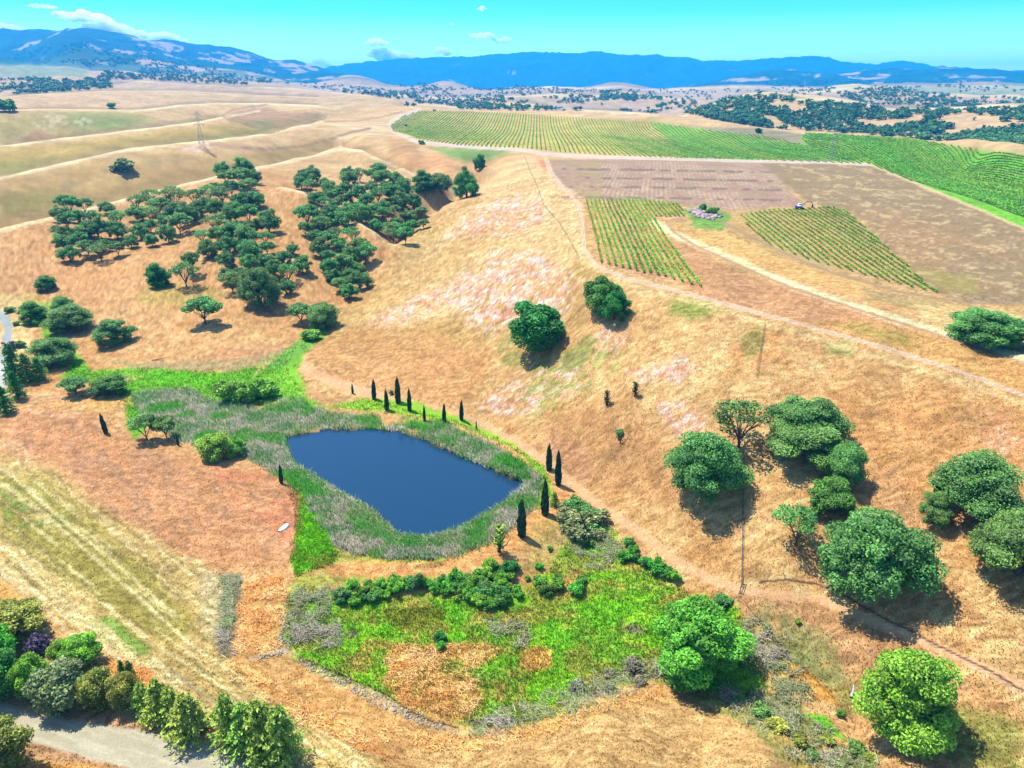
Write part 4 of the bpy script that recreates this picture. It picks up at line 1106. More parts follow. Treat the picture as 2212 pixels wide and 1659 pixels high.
# --- single oaks -----------------------------------------------------------
OAKS = [
 ('oak', (1445,920,1606,1092), 'large rounded oak leftmost of the oaks beside the hillside wire fence'),
 ('sparse', (1536,858,1654,985), 'thin crowned oak with bare limbs behind the large oak at the wire fence'),
 ('oak', (1655,858,1812,975), 'domed oak, rear one of the three grown together right of the fence'),
 ('oak', (1650,912,1835,1022), 'big middle oak of the three grown together right of the fence'),
 ('oak', (1782,950,1866,1056), 'smaller oak at the lower right of the three grown together'),
 ('live', (1743,1032,1841,1122), 'small bright green oak in front of the three grown together'),
 ('sparse', (1670,1090,1766,1196), 'small sparse oak with bare trunk left of the huge oak by the track'),
 ('oak', (1768,1103,1992,1312), 'huge grey green oak standing just above the gullied track at the lower right'),
 ('oak', (2018,975,2204,1135), 'huge grey green oak near the right edge, uppermost of its clump'),
 ('oak', (1976,1055,2050,1142), 'low grey green oak leftmost in the clump near the right edge'),
 ('oak', (2094,1108,2300,1275), 'large oak cut by the right edge, lowest of its clump'),
 ('oak', (2040,680,2182,752), 'wide dark domed oak half hidden behind the pale grass bank'),
 ('umbrella', (2140,696,2260,760), 'dark oak at the right edge beside the wide domed oak'),
 ('clumpy', (1092,655,1226,772), 'tall clumpy bright green tree alone in the middle of the bare hillside'),
 ('clumpy', (1253,598,1336,684), 'leafy green tree, left one of the pair below the vineyard track'),
 ('live', (1288,618,1364,698), 'smooth grey green tree, right one of the pair below the vineyard track'),
 ('live', (44,650,112,700), 'round oak at the left end of the oak clump beside the paved drive'),
 ('oak', (112,640,172,695), 'oak at the back of the oak clump beside the paved drive'),
 ('oak', (104,658,201,720), 'biggest front oak of the oak clump beside the paved drive'),
 ('oak', (206,691,288,748), 'round oak alone in dry grass right of the oak clump near the drive'),
 ('oak', (62,731,166,797), 'broad oak at the left edge above the bright green strip'),
 ('umbrella', (131,816,197,860), 'small oak left of a matching rounder one above the ploughed field'),
 ('live', (198,812,274,860), 'round blue green oak beside the marsh, left of the reeds'),
 ('umbrella', (286,892,350,960), 'spreading oak with thick grey trunk at the corner of the reeds'),
 ('umbrella', (332,896,389,956), 'right hand neighbour of the spreading oak at the corner of the reeds'),
 ('live', (430,930,505,1000), 'light green open tree at the lower edge of the reeds'),
 ('live', (488,938,536,990), 'small light green tree at the right of the open tree in the reeds'),
 ('umbrella', (403,643,484,708), 'lone oak with layered crown on the dry slope below the hillside wood'),
 ('umbrella', (626,655,676,702), 'left oak of the pair at the mouth of the gully'),
 ('oak', (662,655,738,714), 'right oak of the pair at the mouth of the gully'),
 ('live', (315,568,371,620), 'round dark green oak on the slope below the hillside wood'),
 ('sparse', (376,568,430,624), 'ragged open oak right of the round dark one on the slope'),
 ('umbrella', (396,545,438,598), 'slender oak just behind the ragged open oak on the slope'),
 ('live', (78,597,123,630), 'small round oak on the slope near the left edge'),
 ('oak', (520,578,608,668), 'big domed oak at the foot of the hillside wood'),
 ('live', (1022,336,1049,368), 'small dark oak highest in the gully, below the vineyard'),
 ('live', (978,366,1039,428), 'tall dense oak at the head of the gully against the pale spur'),
 ('live', (890,371,946,414), 'left oak of the group at the head of the gully'),
 ('midoak', (926,378,984,420), 'middle oak of the group at the head of the gully'),
]
for kd, bx, lb in OAKS:
    mt = M_LIME if 'light green' in lb else None
    o = box_tree(kd, 'oak_tree' if kd not in ('clumpy',) else 'evergreen_tree', bx, lb, mat=mt)

# --- hillside woods: every tree its own object --------------------------------
WOODS = [
 ('in the square wood on the left hillside', [(126,452),(165,444),(225,446),(262,460),(270,500),(292,520),(280,540),(235,552),(150,566),(135,540),(115,520),(112,508),(138,500)], 27, 52, 900),
 ('in the middle wood on the left hillside', [(285,437),(345,435),(370,440),(430,432),(440,445),(436,480),(395,506),(330,522),(300,515),(312,480),(290,470)], 26, 50, 900),
 ('in the upper right wood below the hill crest', [(470,372),(535,366),(560,385),(555,400),(560,430),(560,455),(520,455),(470,462),(436,440),(460,415)], 25, 48, 1000),
 ('in the central wood above the dry slope', [(440,490),(500,468),(560,475),(588,495),(588,535),(575,560),(545,590),(500,625),(470,605),(480,565),(446,548),(436,515)], 27, 52, 900),
 ('in the lower wood beside the big domed oak', [(590,545),(640,540),(658,570),(645,620),(615,632),(600,600),(578,570)], 30, 50, 800),
 ('in the narrow wood along the first ravine', [(640,380),(672,378),(725,398),(755,432),(778,470),(770,486),(740,478),(700,450),(660,415)], 22, 42, 1000),
 ('in the middle ravine wood', [(737,380),(770,373),(800,380),(845,415),(850,440),(835,470),(815,498),(800,500),(772,455),(745,410)], 22, 42, 1000),
 ('in the right ravine wood', [(808,375),(840,380),(880,412),(915,440),(925,480),(905,500),(885,522),(842,515),(838,470),(855,430),(818,400)], 22, 42, 1000),
 ('in the front ravine wood', [(655,482),(700,464),(750,470),(755,500),(780,530),(796,570),(785,615),(750,640),(728,612),(692,565),(685,525),(660,512)], 26, 50, 900),
]
rw = np.random.default_rng(5)
for wname, P, sp, size, rmx in WOODS:
    P_ = np.array(P, float); pts = []
    lo, hi_ = P_.min(0), P_.max(0)
    for _ in range(5000):
        q = lo + (hi_ - lo) * rw.random(2)
        if not inpoly(P, q[0], q[1]): continue
        if all(((q[0] - a) / 1.12) ** 2 + ((q[1] - b) * 1.35) ** 2 > sp * sp for a, b in pts): pts.append((q[0], q[1]))
    pts.sort(key=lambda t: t[0])
    for i, (X, Y) in enumerate(pts):
        p = hit(X, Y + size * .22)
        if p is None: continue
        m = px_m(p); w = size * m * (.58 + .42 * rw.random())
        kd = ('midoak', 'midoak', 'umbrella', 'midoak', 'umbrella', 'sparse')[int(rw.integers(0, 6))]
        h = w * (.84 + .2 * rw.random()) if kd == 'midoak' else w * (.86 + .2 * rw.random())
        place_tree(kd, 'oak_tree', p - Vector((0, 0, .3)), w, h, '%s oak from the left, %s' % (ordinal(i + 1), wname), 'tree', 'oaks ' + wname)

# --- cypresses -----------------------------------------------------------
CYP = [(762,850,829,'shortest thin cypress at the far left end of the row behind the pond'),
 (808,862,819,'cypress second from the left in the row behind the pond'),
 (836,886,842,'cypress third from the left behind the pond, nearer the water'),
 (860,870,816,'tallest cypress of the row behind the pond'),
 (885,888,840,'cypress just right of the tallest one behind the pond'),
 (917,909,876,'short bulging cypress in the green bank behind the pond'),
 (959,911,873,'cypress right of the short bulging one behind the pond'),
 (997,907,865,'last tall cypress at the right of the row behind the pond'),
 (1029,926,908,'tiny cypress at the right end of the row behind the pond'),
 (1186,1015,962,'left cypress of the pair standing right of the pond by the track'),
 (1206,1048,974,'tall cypress, right one of the pair by the track'),
 (1177,1112,1038,'cypress beside the small round conifer at the right end of the pond'),
 (1127,1158,1082,'tall cypress standing on the dam at the pond\'s lower right shore'),
 (229,936,892,'leaning dark cypress alone in the rusty field left of the reeds'),
 (608,1044,1003,'small cypress alone on the left bank of the pond'),
 (385,962,936,'small dark cypress under the spreading oak at the reeds')]
for X, Y, T, lb in CYP:
    p = hit(X, Y); h = (Y - T) * px_m(p) / math.cos(dep(p))
    o = place_tree('cypress', 'cypress_tree', p - Vector((0, 0, .1)), max(h * .30, 1.0) * (.5 + .25 * random.random()), h, lb, 'cypress', 'cypresses round the pond')
    o.rotation_euler = (random.uniform(-.04, .04), -.04 if 'leaning' in lb else random.uniform(-.035, .035), o.rotation_euler[2] if 'leaning' not in lb else 0)

# --- lower left belt, left edge and other trees ---------------------------------
box_tree('conifer', 'conifer_tree', (1182,1058,1213,1099), 'small round green conifer beside a cypress at the right end of the pond', 'conifer', mat=M_SHRUB)
BELT = [
 ('willow', 'broadleaf_tree', (-30,1305,102,1405), 'olive green tree highest in the bottom left corner belt', M_OLIVE),
 ('willow', 'broadleaf_tree', (-60,1340,40,1470), 'tree cut by the left edge in the bottom left belt, below the highest one', M_SHRUB),
 ('willow', 'broadleaf_tree', (-40,1400,60,1520), 'dark leafy tree at the left edge just above the gravel road', M_LIVEOAK),
 ('clumpy', 'broadleaf_tree', (30,1408,112,1520), 'fresh green leafy tree left of the big grey green willow above the gravel road', M_SHRUB),
 ('willow', 'broadleaf_tree', (88,1430,200,1548), 'big grey green willow above the gravel road', M_GREY),
 ('clumpy', 'broadleaf_tree', (138,1372,224,1448), 'round vivid green tree at the field edge behind the big willow', M_SHRUB),
 ('willow', 'broadleaf_tree', (112,1378,160,1440), 'thin pale green tree beside the purple bush', M_LIME),
 ('willow', 'broadleaf_tree', (180,1442,256,1540), 'yellowish tree right of the big willow above the gravel road', M_OLIVE),
 ('willow', 'broadleaf_tree', (244,1450,308,1540), 'brownish olive tree at the right of the yellowish one above the road', M_OLIVE),
 ('willow', 'broadleaf_tree', (-40,1560,72,1690), 'yellow green tree in the bottom left corner below the gravel road', M_OLIVE),
 ('broadleaf', 'broadleaf_tree', (1408,1303,1608,1492), 'large bright green broadleaf tree at the corner of the meadow', None),
 ('broadleaf', 'broadleaf_tree', (1858,1404,2056,1640), 'large vivid green broadleaf tree at the bottom right', None),
]
for kd, nm, bx, lb, mt in BELT:
    box_tree(kd, nm, bx, lb, mat=mt)
box_tree('brush', 'flowering_bush', (52,1372,108,1424), 'grey and purple flowering bush inside the bottom left tree belt', 'bush', mat=M_PURP)
CONI = [((474,1512,528,1618),'conifer at the left end of the dense clump of conifers by the gravel road'),
 ((506,1528,566,1630),'second conifer of the dense clump by the gravel road'),
 ((544,1526,606,1640),'third conifer of the dense clump by the gravel road'),
 ((586,1540,648,1656),'rightmost conifer of the dense clump by the gravel road'),
 ((382,1508,447,1606),'single bushy conifer left of the dense clump'),
 ((328,1474,374,1562),'slim green conifer left of the single bushy one'),
 ((358,1490,400,1572),'thin brownish conifer between two greener ones'),
 ((298,1478,332,1545),'small conifer at the right end of the yellowish trees'),
 ((258,1428,282,1478),'pointed dark conifer poking out behind the yellowish trees'),
 ((274,1430,304,1490),'pointed dark conifer right of its twin behind the yellowish trees'),
 ((14,750,58,832),'pale green pine at the left edge beside the pale forecourt'),
 ((44,770,84,832),'pine in the middle of the trees at the left edge'),
 ((70,778,106,828),'pine under the broad oak at the left edge'),
 ((22,806,56,868),'thin dark pine on bare trunk at the left edge'),
 ((-6,838,34,900),'greyish pine lowest at the left edge')]
for i, (bx, lb) in enumerate(CONI):
    x0, y0, x1, y1 = bx
    p = hit((x0 + x1) / 2, y1 - (x1 - x0) * .2); m = px_m(p); dd = dep(p)
    h = ((y1 - y0) - (x1 - x0) * .4 * math.sin(dd)) * m / math.cos(dd) * 1.12
    place_tree('conifer', 'conifer_tree', p - Vector((0, 0, .05)), (x1 - x0) * m * (1.8 if i < 8 else 1.2), h, lb, 'conifer', None, mat=M_LIVEOAK if i >= 8 else None)
# willow scrub where the gully meets the marsh
for i, (bx, lb) in enumerate([((468,820,520,872),'left lime green willow bush at the head of the marsh'),((505,822,560,876),'middle lime green willow bush at the head of the marsh'),
        ((545,822,600,866),'right lime green willow bush at the head of the marsh'),((650,712,696,738),'low green willow bush in the gully mouth below the pair of oaks')]):
    box_tree('shrub', 'willow_bush', bx, lb, 'bush', mat=M_LIME)
box_tree('brush', 'grey_bush', (244,345,292,372), 'grey green spreading bush alone on the far left hillside', 'bush')
box_tree('shrub', 'oak_bush', (-10,220,36,241), 'dark bush at the left edge on the distant golden hill', 'bush', mat=M_LIVEOAK, rmin=900)
box_tree('shrub', 'oak_bush', (232,229,252,234), 'tiny dark bush on the crest of the distant golden hill', 'bush', mat=M_LIVEOAK, rmin=900)
box_tree('shrub', 'oak_bush', (903,305,919,312), 'small dark bush beside the track at the vineyard\'s left corner', 'bush', mat=M_LIVEOAK, rmin=600)
box_tree('shrub', 'oak_bush', (1630,278,1648,287), 'small round bush behind the vineyard on the grass strip', 'bush', mat=M_LIVEOAK, rmin=600)
box_tree('shrub', 'oak_bush', (1510,441,1526,456), 'dark bush behind the heap of rocks between the vineyards', 'bush', mat=M_LIVEOAK)
box_tree('shrub', 'oak_bush', (1524,452,1552,464), 'dark low bush right of the heap of rocks', 'bush', mat=M_LIVEOAK)
box_tree('shrub', 'leafy_shrub', (1327,928,1348,944), 'small leafy sapling on the bare hillside above the pond track', 'bush', mat=M_OAK)
box_tree('shrub', 'leafy_shrub', (841,842,851,854), 'little round bush beside the tallest cypress behind the pond', 'bush', mat=M_OAK)
box_tree('shrub', 'leafy_shrub', (1540,1288,1582,1316), 'dark green shrub just behind the large bright tree', 'bush', mat=M_OAK)
for bx, lb in [((10,665,34,676),'low clipped bush at the bend of the paved drive'),((28,694,44,704),'second low bush beside the paved drive'),((30,740,56,752),'low bush beside the dark pillar at the drive')]:
    box_tree('shrub', 'low_bush', bx, lb, 'bush', mat=M_OAK)
# dead saplings and dead wood
for X, Y, T, nm, lb, mt in [(1310,876,842,'dead_sapling','dark half dead sapling on the hillside, left of a branchy one', M_CYP),
        (1371,856,824,'dead_sapling','dark branchy half dead sapling high on the hillside', M_CYP),
        (1340,958,938,'dead_sapling','stem of a small sapling with a dark base on the hillside', M_CYP),
        (1078,1192,1132,'dead_sapling','spiky half dead shrub on the dam above the pond shore', M_CON)]:
    p = hit(X, Y); h = (Y - T) * px_m(p) / math.cos(dep(p))
    o = place_tree('dead', nm, p, h * 1.1, h, lb, 'sapling', None)
    Gd = None
    if T != 938:
        rng = np.random.default_rng(int(X)); q = rng.random((260, 3)); a = q[:, 0] * 6.28; rad = .16 * q[:, 1]
        pos = np.stack([rad * np.cos(a), rad * np.sin(a), .15 + .8 * q[:, 2]], 1); nr = rng.normal(size=(260, 3)); nr /= np.linalg.norm(nr, axis=1)[:, None]
        Gd = Geo(); leaf_quads(pos, nr, .035, rng, np.repeat((.6 + .7 * rng.random(260))[:, None], 3, 1), G=Gd)
        obj('foliage', Gd.mesh('sapling_foliage'), mt, o)
p = hit(1268, 1165)
m_ = px_m(p)
o = bpy.data.objects.new('dead_tree', None); COL.objects.link(o); o.location = p
tag(o, 'black dead tree with a pale broken limb in grey brush by the dam', 'dead tree')
G = Geo(); tube_into(G, [(0,0,-.5),(-.4,0,3),(-1.2,.5,6),(-2.2,.5,8.2),(-2.8,.6,9.6)], [.45,.32,.22,.13,.04], 6); tube_into(G, [(-.6,0,4.2),(.8,.3,6),(1.8,.4,6.8)], [.2,.12,.04], 5); tube_into(G, [(0,0,1),(2.2,-1,0.6),(4.2,-2,.4)], [.35,.25,.1], 5)
obj('trunk', G.mesh('dead_trunk'), M_DBARK, o)
G = Geo(); tube_into(G, [(-.3,-.2,2.2),(1.2,-.6,3.2),(2.8,-.8,2.8)], [.25,.18,.07], 6)
obj('broken_limb', G.mesh('dead_limb'), plain_material('bleached_wood', L3((214,206,198),.6)), o)

# --- shrubs -----------------------------------------------------------------
SHR = []
rs = np.random.default_rng(12)
def shrubs(P, sp, size, lab, mats, name='green_shrub', kind='shrub', group=None, hr=.8, cat='shrub', jitter=.35):
    P_ = np.array(P, float); pts = []; lo, hi_ = P_.min(0), P_.max(0)
    for _ in range(3000):
        q = lo + (hi_ - lo) * rs.random(2)
        if inpoly(P, q[0], q[1]) and all((q[0] - a) ** 2 + ((q[1] - b) * 1.6) ** 2 > sp * sp for a, b in pts): pts.append(tuple(q))
    pts.sort()
    for i, (X, Y) in enumerate(pts):
        p = hit(X, Y)
        w = size * px_m(p) * (1 - jitter + 2 * jitter * rs.random())
        mt = mats[int(rs.integers(0, len(mats)))]
        place_tree(kind, name, p, w, w * hr * (.8 + .4 * rs.random()), '%s %s' % (ordinal(i + 1), lab), cat, group or lab, mat=mt)
MT = [M_SHRUB, M_SHRUB, M_OAK, M_LIVEOAK]
shrubs([(735,1290),(790,1262),(900,1258),(960,1256),(1020,1250),(1060,1230),(1110,1225),(1110,1260),(1120,1290),(1060,1320),(1000,1290),(900,1270),(850,1290),(760,1312),(735,1310)], 19, 26, 'green shrub from the left, belt below the dam', MT, group='green shrubs in the belt below the dam')
shrubs([(900,1265),(1010,1262),(1100,1250),(1110,1300),(1060,1310),(980,1298)], 17, 17, 'small pale shrub from the left, belt below the dam', [M_LIME, M_SHRUB], group='small pale shrubs below the dam')
for i, (X, Y, s, wh) in enumerate([(1163,1262,24,'bush with a twin at the right end of the shrub belt'),(1205,1256,18,'bush above a pair at the right end of the shrub belt'),(1205,1272,26,'lower bush of a pair right of the shrub belt'),(1180,1282,30,'broad low bush right of the shrub belt'),(1244,1280,32,'rounded bush rightmost of those beside the shrub belt'),(1256,1260,20,'small bush at the upper right of the shrub belt'),(1165,1228,16,'small isolated bush above the shrub belt'),(1118,1232,14,'small bush nearest the dam track'),(1140,1252,12,'tiny bush between larger ones right of the belt'),
        (952,1382,22,'upper bush of the two dark ones in the dry patch of the meadow'),(953,1400,18,'lower bush of the two dark ones in the dry patch of the meadow'),
        (1358,1178,20,'topmost bush of the short row along the pond track'),(1368,1196,22,'second bush of the short row along the pond track'),(1374,1210,20,'third bush of the short row along the pond track'),(1350,1210,26,'left bush of the short row along the pond track'),
        (1396,1222,24,'bush at the left end of the row beside the track above the meadow'),(1420,1236,34,'largest bush of the row beside the track above the meadow'),(1436,1244,26,'bush just right of the largest in the row beside the track'),(1454,1250,26,'bush at the right end of the row beside the track above the meadow'),
        (1188,1188,12,'tiny lime green bush alone right of the dam'),(1722,1345,12,'tiny vivid green bush beside the creek fence'),(1815,1545,16,'green bush left of the large tree at the bottom right')]):
    p = hit(X, Y); w = s * px_m(p)
    place_tree('shrub', 'green_shrub', p, w * 1.1, w * .85, 'dark green ' + wh if 'lime' not in wh and 'vivid' not in wh else wh, 'shrub', None, mat=M_LIME if 'lime' in wh or 'vivid' in wh else (M_LIVEOAK if i % 2 else M_SHRUB))
GRB = [M_GREY, M_BRUSH, M_GREY]
shrubs([(1215,1105),(1260,1098),(1305,1130),(1310,1165),(1270,1180),(1230,1150)], 22, 40, 'grey green brush clump from the left round the dead tree', [M_GREY, M_OAK], 'brush_clump', 'brush', hr=.6)
shrubs([(1570,1505),(1640,1505),(1700,1560),(1800,1600),(1900,1650),(1850,1670),(1740,1630),(1650,1570)], 50, 34, 'olive brush clump from the left along the lower creek', [M_GREY, M_OLIVE, M_OAK], 'brush_clump', 'brush', hr=.5)
shrubs([(1240,1490),(1330,1455),(1420,1425),(1440,1450),(1400,1475),(1300,1510)], 52, 34, 'bare grey brush clump from the left beside the bright tree', [M_BRUSH, M_GREY], 'brush_clump', 'brush', hr=.5)

# --- far oaks on the hills behind ------------------------------------------------
FAR = [   # polygon, number, density noise threshold, size, rmin, place
 ([(0,172),(100,170),(230,172),(245,190),(120,200),(0,206)], 380, .35, 1700, 'left distant wood'),
 ([(230,158),(330,156),(420,168),(560,184),(480,182),(300,172),(200,172)], 240, .38, 2400, 'left distant wood'),
 ([(0,128),(120,130),(300,124),(420,140),(500,160),(640,182),(560,186),(420,170),(330,160),(230,158),(190,150),(60,132)], 420, .46, 4200, 'left distant hills'),
 ([(640,178),(737,185),(860,196),(900,212),(860,214),(760,200),(660,190)], 160, .46, 2600, 'valley behind the golden hill'),
 ([(860,196),(1000,188),(1240,190),(1330,196),(1400,215),(1300,225),(1150,222),(1000,235),(900,225)], 620, .43, 1900, 'valley behind the vineyard'),
 ([(960,222),(1060,226),(1180,232),(1240,238),(1000,238)], 60, .40, 1700, 'valley behind the vineyard'),
 ([(1060,229),(1240,236),(1300,240),(1070,240)], 34, .3, 1700, 'valley behind the vineyard'),
 ([(1260,205),(1420,205),(1475,230),(1475,250),(1300,240)], 120, .52, 1900, 'hills behind the vineyard'),
 ([(860,186),(960,181),(1140,185),(1220,188),(1140,196),(900,196)], 200, .46, 4200, 'valley behind the vineyard'),
 ([(1480,246),(1570,216),(1660,205),(1716,216),(1700,240),(1660,258),(1700,282),(1640,276),(1560,262)], 420, .36, 1500, 'oak covered slope at right'),
 ([(1660,258),(1730,222),(1800,222),(1925,240),(2041,240),(2212,236),(2212,320),(2100,310),(1975,300),(1840,288),(1740,282)], 950, .36, 1500, 'oak covered slope at right'),
 ([(1800,205),(1850,192),(1941,192),(2000,203),(1970,232),(1870,226)], 230, .36, 3000, 'oak covered spurs at far right'),
 ([(1990,206),(2030,200),(2080,215),(2150,208),(2212,214),(2212,230),(2100,232),(1980,234)], 170, .38, 2900, 'oak covered spurs at far right'),
 ([(1620,178),(1760,172),(1950,176),(2150,176),(2140,183),(1900,182),(1700,188),(1600,184)], 260, .42, 6800, 'blue hills at right'),
 ([(1290,190),(1480,195),(1620,192),(1650,200),(1560,212),(1480,240),(1420,235),(1300,215)], 130, .5, 2200, 'hills behind the vineyard'),
 ([(1660,188),(1940,186),(2212,186),(2212,206),(2000,200),(1850,190),(1700,206)], 90, .55, 3000, 'hills behind the vineyard'),
 ([(700,190),(860,200),(900,222),(860,214),(740,202)], 60, .4, 2600, 'valley behind the golden hill'),
 ([(0,100),(170,92),(330,104),(480,125),(640,160),(640,182),(500,152),(350,135),(170,112),(110,126),(0,128)], 300, .5, 7000, 'left distant hills'),
 ([(1740,192),(1800,190),(1800,202),(1740,200)], 16, .2, 4200, 'hills behind the vineyard'),
 ([(1500,222),(1660,190),(1800,196),(1780,208),(1600,205)], 20, .2, 3000, 'hills behind the vineyard'),
]
rf = np.random.default_rng(99)
far_pts = []
for P, num, th, rmin_, place in FAR:
    P_ = np.array(P, float); lo, hi_ = P_.min(0), P_.max(0); c_ = 0
    for _ in range(num * 12):
        if c_ >= num: break
        q = lo + (hi_ - lo) * rf.random(2)
        if not inpoly(P, q[0], q[1]): continue
        p = hit(q[0], q[1], rmin_)
        if p is None: continue
        if vn(p.x / 150, p.y / 150, 77) * .6 + vn(p.x / 50, p.y / 60, 78) * .4 < th: continue
        far_pts.append((p, place)); c_ += 1
# scattered trees on the near golden parts
for X, Y, s, rm in [(893,230,14,1900),(880,231,8,1900),(1000,236,18,1900),(1020,238,12,1900),(1120,233,26,1700),(1045,236,16,1700),(1170,236,20,1700),(1070,237,12,1700),(1300,228,14,1700),(1400,236,16,1700),(1440,212,18,1700),(1545,200,8,2000),(1570,199,9,2000),(1640,203,10,2000),(1525,206,8,2000)]:
    p = hit(X, Y, rm)
    if p is not None: far_pts.insert(0, (p, 'valley behind the vineyard'))
far_pts.sort(key=lambda t: t[0].length)
n_ind = 112
perplace = {}
for p, place in far_pts[:n_ind]: perplace.setdefault(place, []).append(p)
for place, L in perplace.items():
    L.sort(key=lambda p: p.x / p.y)
    for i, p in enumerate(L):
        w = 15 * (.75 + .6 * rf.random())
        place_tree('faroak', 'oak_tree', p - Vector((0, 0, .6)), w, w * .75, '%s nearer oak from the left, %s' % (ordinal(i + 1), place), 'tree', 'far oaks, ' + place)
G = Geo(); base = [None] * 4
srcs = [crown(oak_lobes(s + 300, 4), 34, .13, s, core=.85, core_tint=.8) for s in range(4)]
SV = [np.vstack(g.v) for g in srcs]; SF = [np.vstack(g.f) for g in srcs]; SC = [np.vstack(g.c) for g in srcs]
for i, (p, place) in enumerate(far_pts[n_ind:]):
    k = i % 4; w = 16 * (.7 + .7 * rf.random()); a = rf.random() * 6.28
    if p.length > 6000: w *= 1.5
    R_ = np.array([[math.cos(a), -math.sin(a), 0], [math.sin(a), math.cos(a), 0], [0, 0, 1]])
    G.add((SV[k] * np.array([w, w, w * .75])) @ R_.T + np.array([p.x, p.y, p.z - .8]), SF[k], SC[k] * (.36 + .34 * rf.random()))
o = obj('distant_woodland', G.mesh('distant_woodland'), M_OAK)
tag(o, 'scattered dark oak woods covering the distant hills', 'woodland', kind='stuff')

# ------------------------------------------------------------------ vineyards
def vine_rows(block, P, A, B, spacing, name, label, group, width=.9, height=1.5, step=1.0, gap=.0, q=3, mat=None, rmin=0, rmax=1e9, size=.5, tint=(1, 1, 1), seed=0, trunks=True):
    """rows run along the world direction of picture points A -> B and are clipped to the block outline"""
    rng = np.random.default_rng(seed)
    a = hit(*A, rmin); b = hit(*B, rmin)
    d = Vector((b.x - a.x, b.y - a.y)).normalized(); nrm = Vector((-d.y, d.x))
    pw = []
    for i in range(len(P)):
        for t in (0, .33, .66):
            X = P[i][0] + (P[(i + 1) % len(P)][0] - P[i][0]) * t; Y = P[i][1] + (P[(i + 1) % len(P)][1] - P[i][1]) * t
            h_ = hit(X, Y, rmin)
            if h_ is not None and h_.length < rmax: pw.append((h_.x, h_.y))
    pw = np.array(pw)
    s = pw[:, 0] * nrm.x + pw[:, 1] * nrm.y; t = pw[:, 0] * d.x + pw[:, 1] * d.y
    rows = []
    k = s.min()
    while k < s.max():
        tt = np.arange(t.min(), t.max(), step)
        x = nrm.x * k + d.x * tt; y = nrm.y * k + d.y * tt
        z = ground_z(x, y); u, v = proj(x, y, z)
        r = np.hypot(x, y)
        okm = inpoly(P, u, v) & (r > rmin) & (r < rmax) & (np.abs(np.arctan2(x, y)) < AZ1 * .98)
        okm &= rng.random(len(tt)) > gap
        ii = np.where(okm)[0]
        if len(ii):               # keep the longest unbroken stretch of the row
            cut = np.where(np.diff(ii) * step > 9)[0] + 1; seg = max(np.split(ii, cut), key=len)
            okm = np.zeros_like(okm); okm[seg] = True
        if okm.sum() > 6: rows.append((x[okm], y[okm], z[okm], u[okm].mean()))
        k += spacing
    rows.sort(key=lambda r_: r_[3])
    for i, (x, y, z, _) in enumerate(rows):
        G = Geo(); n_ = len(x); ox, oy, oz = x.mean(), y.mean(), z.mean()
        vig = np.repeat(.6 + .6 * vn(x / 9, y / 9, 55), q)
        px_ = np.repeat(x, q); py_ = np.repeat(y, q); pz_ = np.repeat(z, q)
        m = len(px_)
        al = (rng.random(m) - .5) * step * 1.1; ac = (rng.random(m) - .5) * width * np.clip(vig, .6, 1.2)
        pos = np.stack([px_ + d.x * al + nrm.x * ac - ox, py_ + d.y * al + nrm.y * ac - oy, pz_ - oz + height * (.35 + .6 * rng.random(m)) * np.clip(vig, .5, 1.1)], 1)
        nr = rng.normal(size=(m, 3)) * .6 + np.array([0, 0, 1.0]); nr /= np.linalg.norm(nr, axis=1)[:, None]
        leaf_quads(pos, nr, size, rng, ((.7 + .6 * rng.random(m))[:, None]) * np.array([tint]) * np.stack([.8 + .5 * (1.2 - vig), np.ones(m), np.ones(m)], 1), 1.2, G)
        tube_into(G, [(x[j] - ox, y[j] - oy, z[j] - oz + height * .45) for j in range(n_)], [width * .2] * n_, 4, (.55, .6, .5))
        if not trunks:
            o = obj(name, G.mesh(name), mat or M_VINE, loc=(ox, oy, oz))
        else:
            o = bpy.data.objects.new(name, None); COL.objects.link(o); o.location = (ox, oy, oz)
            obj('foliage', G.mesh('vine_foliage'), mat or M_VINE, o)
            T = Geo(); tube_into(T, [(x[j] - ox, y[j] - oy, z[j] - oz + height * .55) for j in range(n_)], [.03] * n_, 3)
            for j in range(0, n_, 3):
                box_into(T, (x[j] - ox - .05, y[j] - oy - .05, z[j] - oz - .1), (x[j] - ox + .05, y[j] - oy + .05, z[j] - oz + height * .7))
            obj('trellis', T.mesh('vine_trellis'), M_DBARK, o)
        tag(o, '%s from the left' % (ordinal(i + 1) + ' ' + label), 'vine row', group)
    return rows
B1 = [(1258,432),(1380,432),(1470,441),(1478,468),(1412,468),(1440,500),(1520,622),(1440,600),(1296,568)]
vine_rows(1, B1, (1262,434), (1290,560), 2.9, 'vine_row', 'row of leafy vines, small block by the pale grass bank', 'vine rows of the small near block', width=1.1, height=1.6, step=.8, gap=.10, q=6, size=.40, seed=1)
B2 = [(1596,466),(1650,456),(1740,450),(1790,447),(1828,456),(1900,520),(2024,633),(1960,620),(1850,590),(1740,560),(1640,520)]
vine_rows(2, B2, (1660,470), (1800,578), 3.6, 'vine_row', 'row of thin vines, slanting block below the digger', 'vine rows of the block below the digger', width=1.0, height=1.4, step=.9, gap=.18, q=5, size=.38, seed=2, tint=(1.1, .95, .8))
vine_rows(3, [(p[0], p[1]) for p in VY1], (1160,318), (1160,262), 5.6, 'vine_row', 'long vine row in the big plateau vineyard', 'vine rows of the big plateau vineyard', width=1.5, height=1.7, step=1.6, q=3, size=.62, rmin=600, rmax=2100, seed=3, trunks=False)
vine_rows(4, VY2, (1882,356), (2212,490), 4.6, 'vine_row', 'vine row in the bright right hand vineyard', 'vine rows of the bright right hand vineyard', width=2.2, height=1.8, step=1.5, q=3, size=.7, rmin=330, rmax=1500, seed=4, trunks=False)

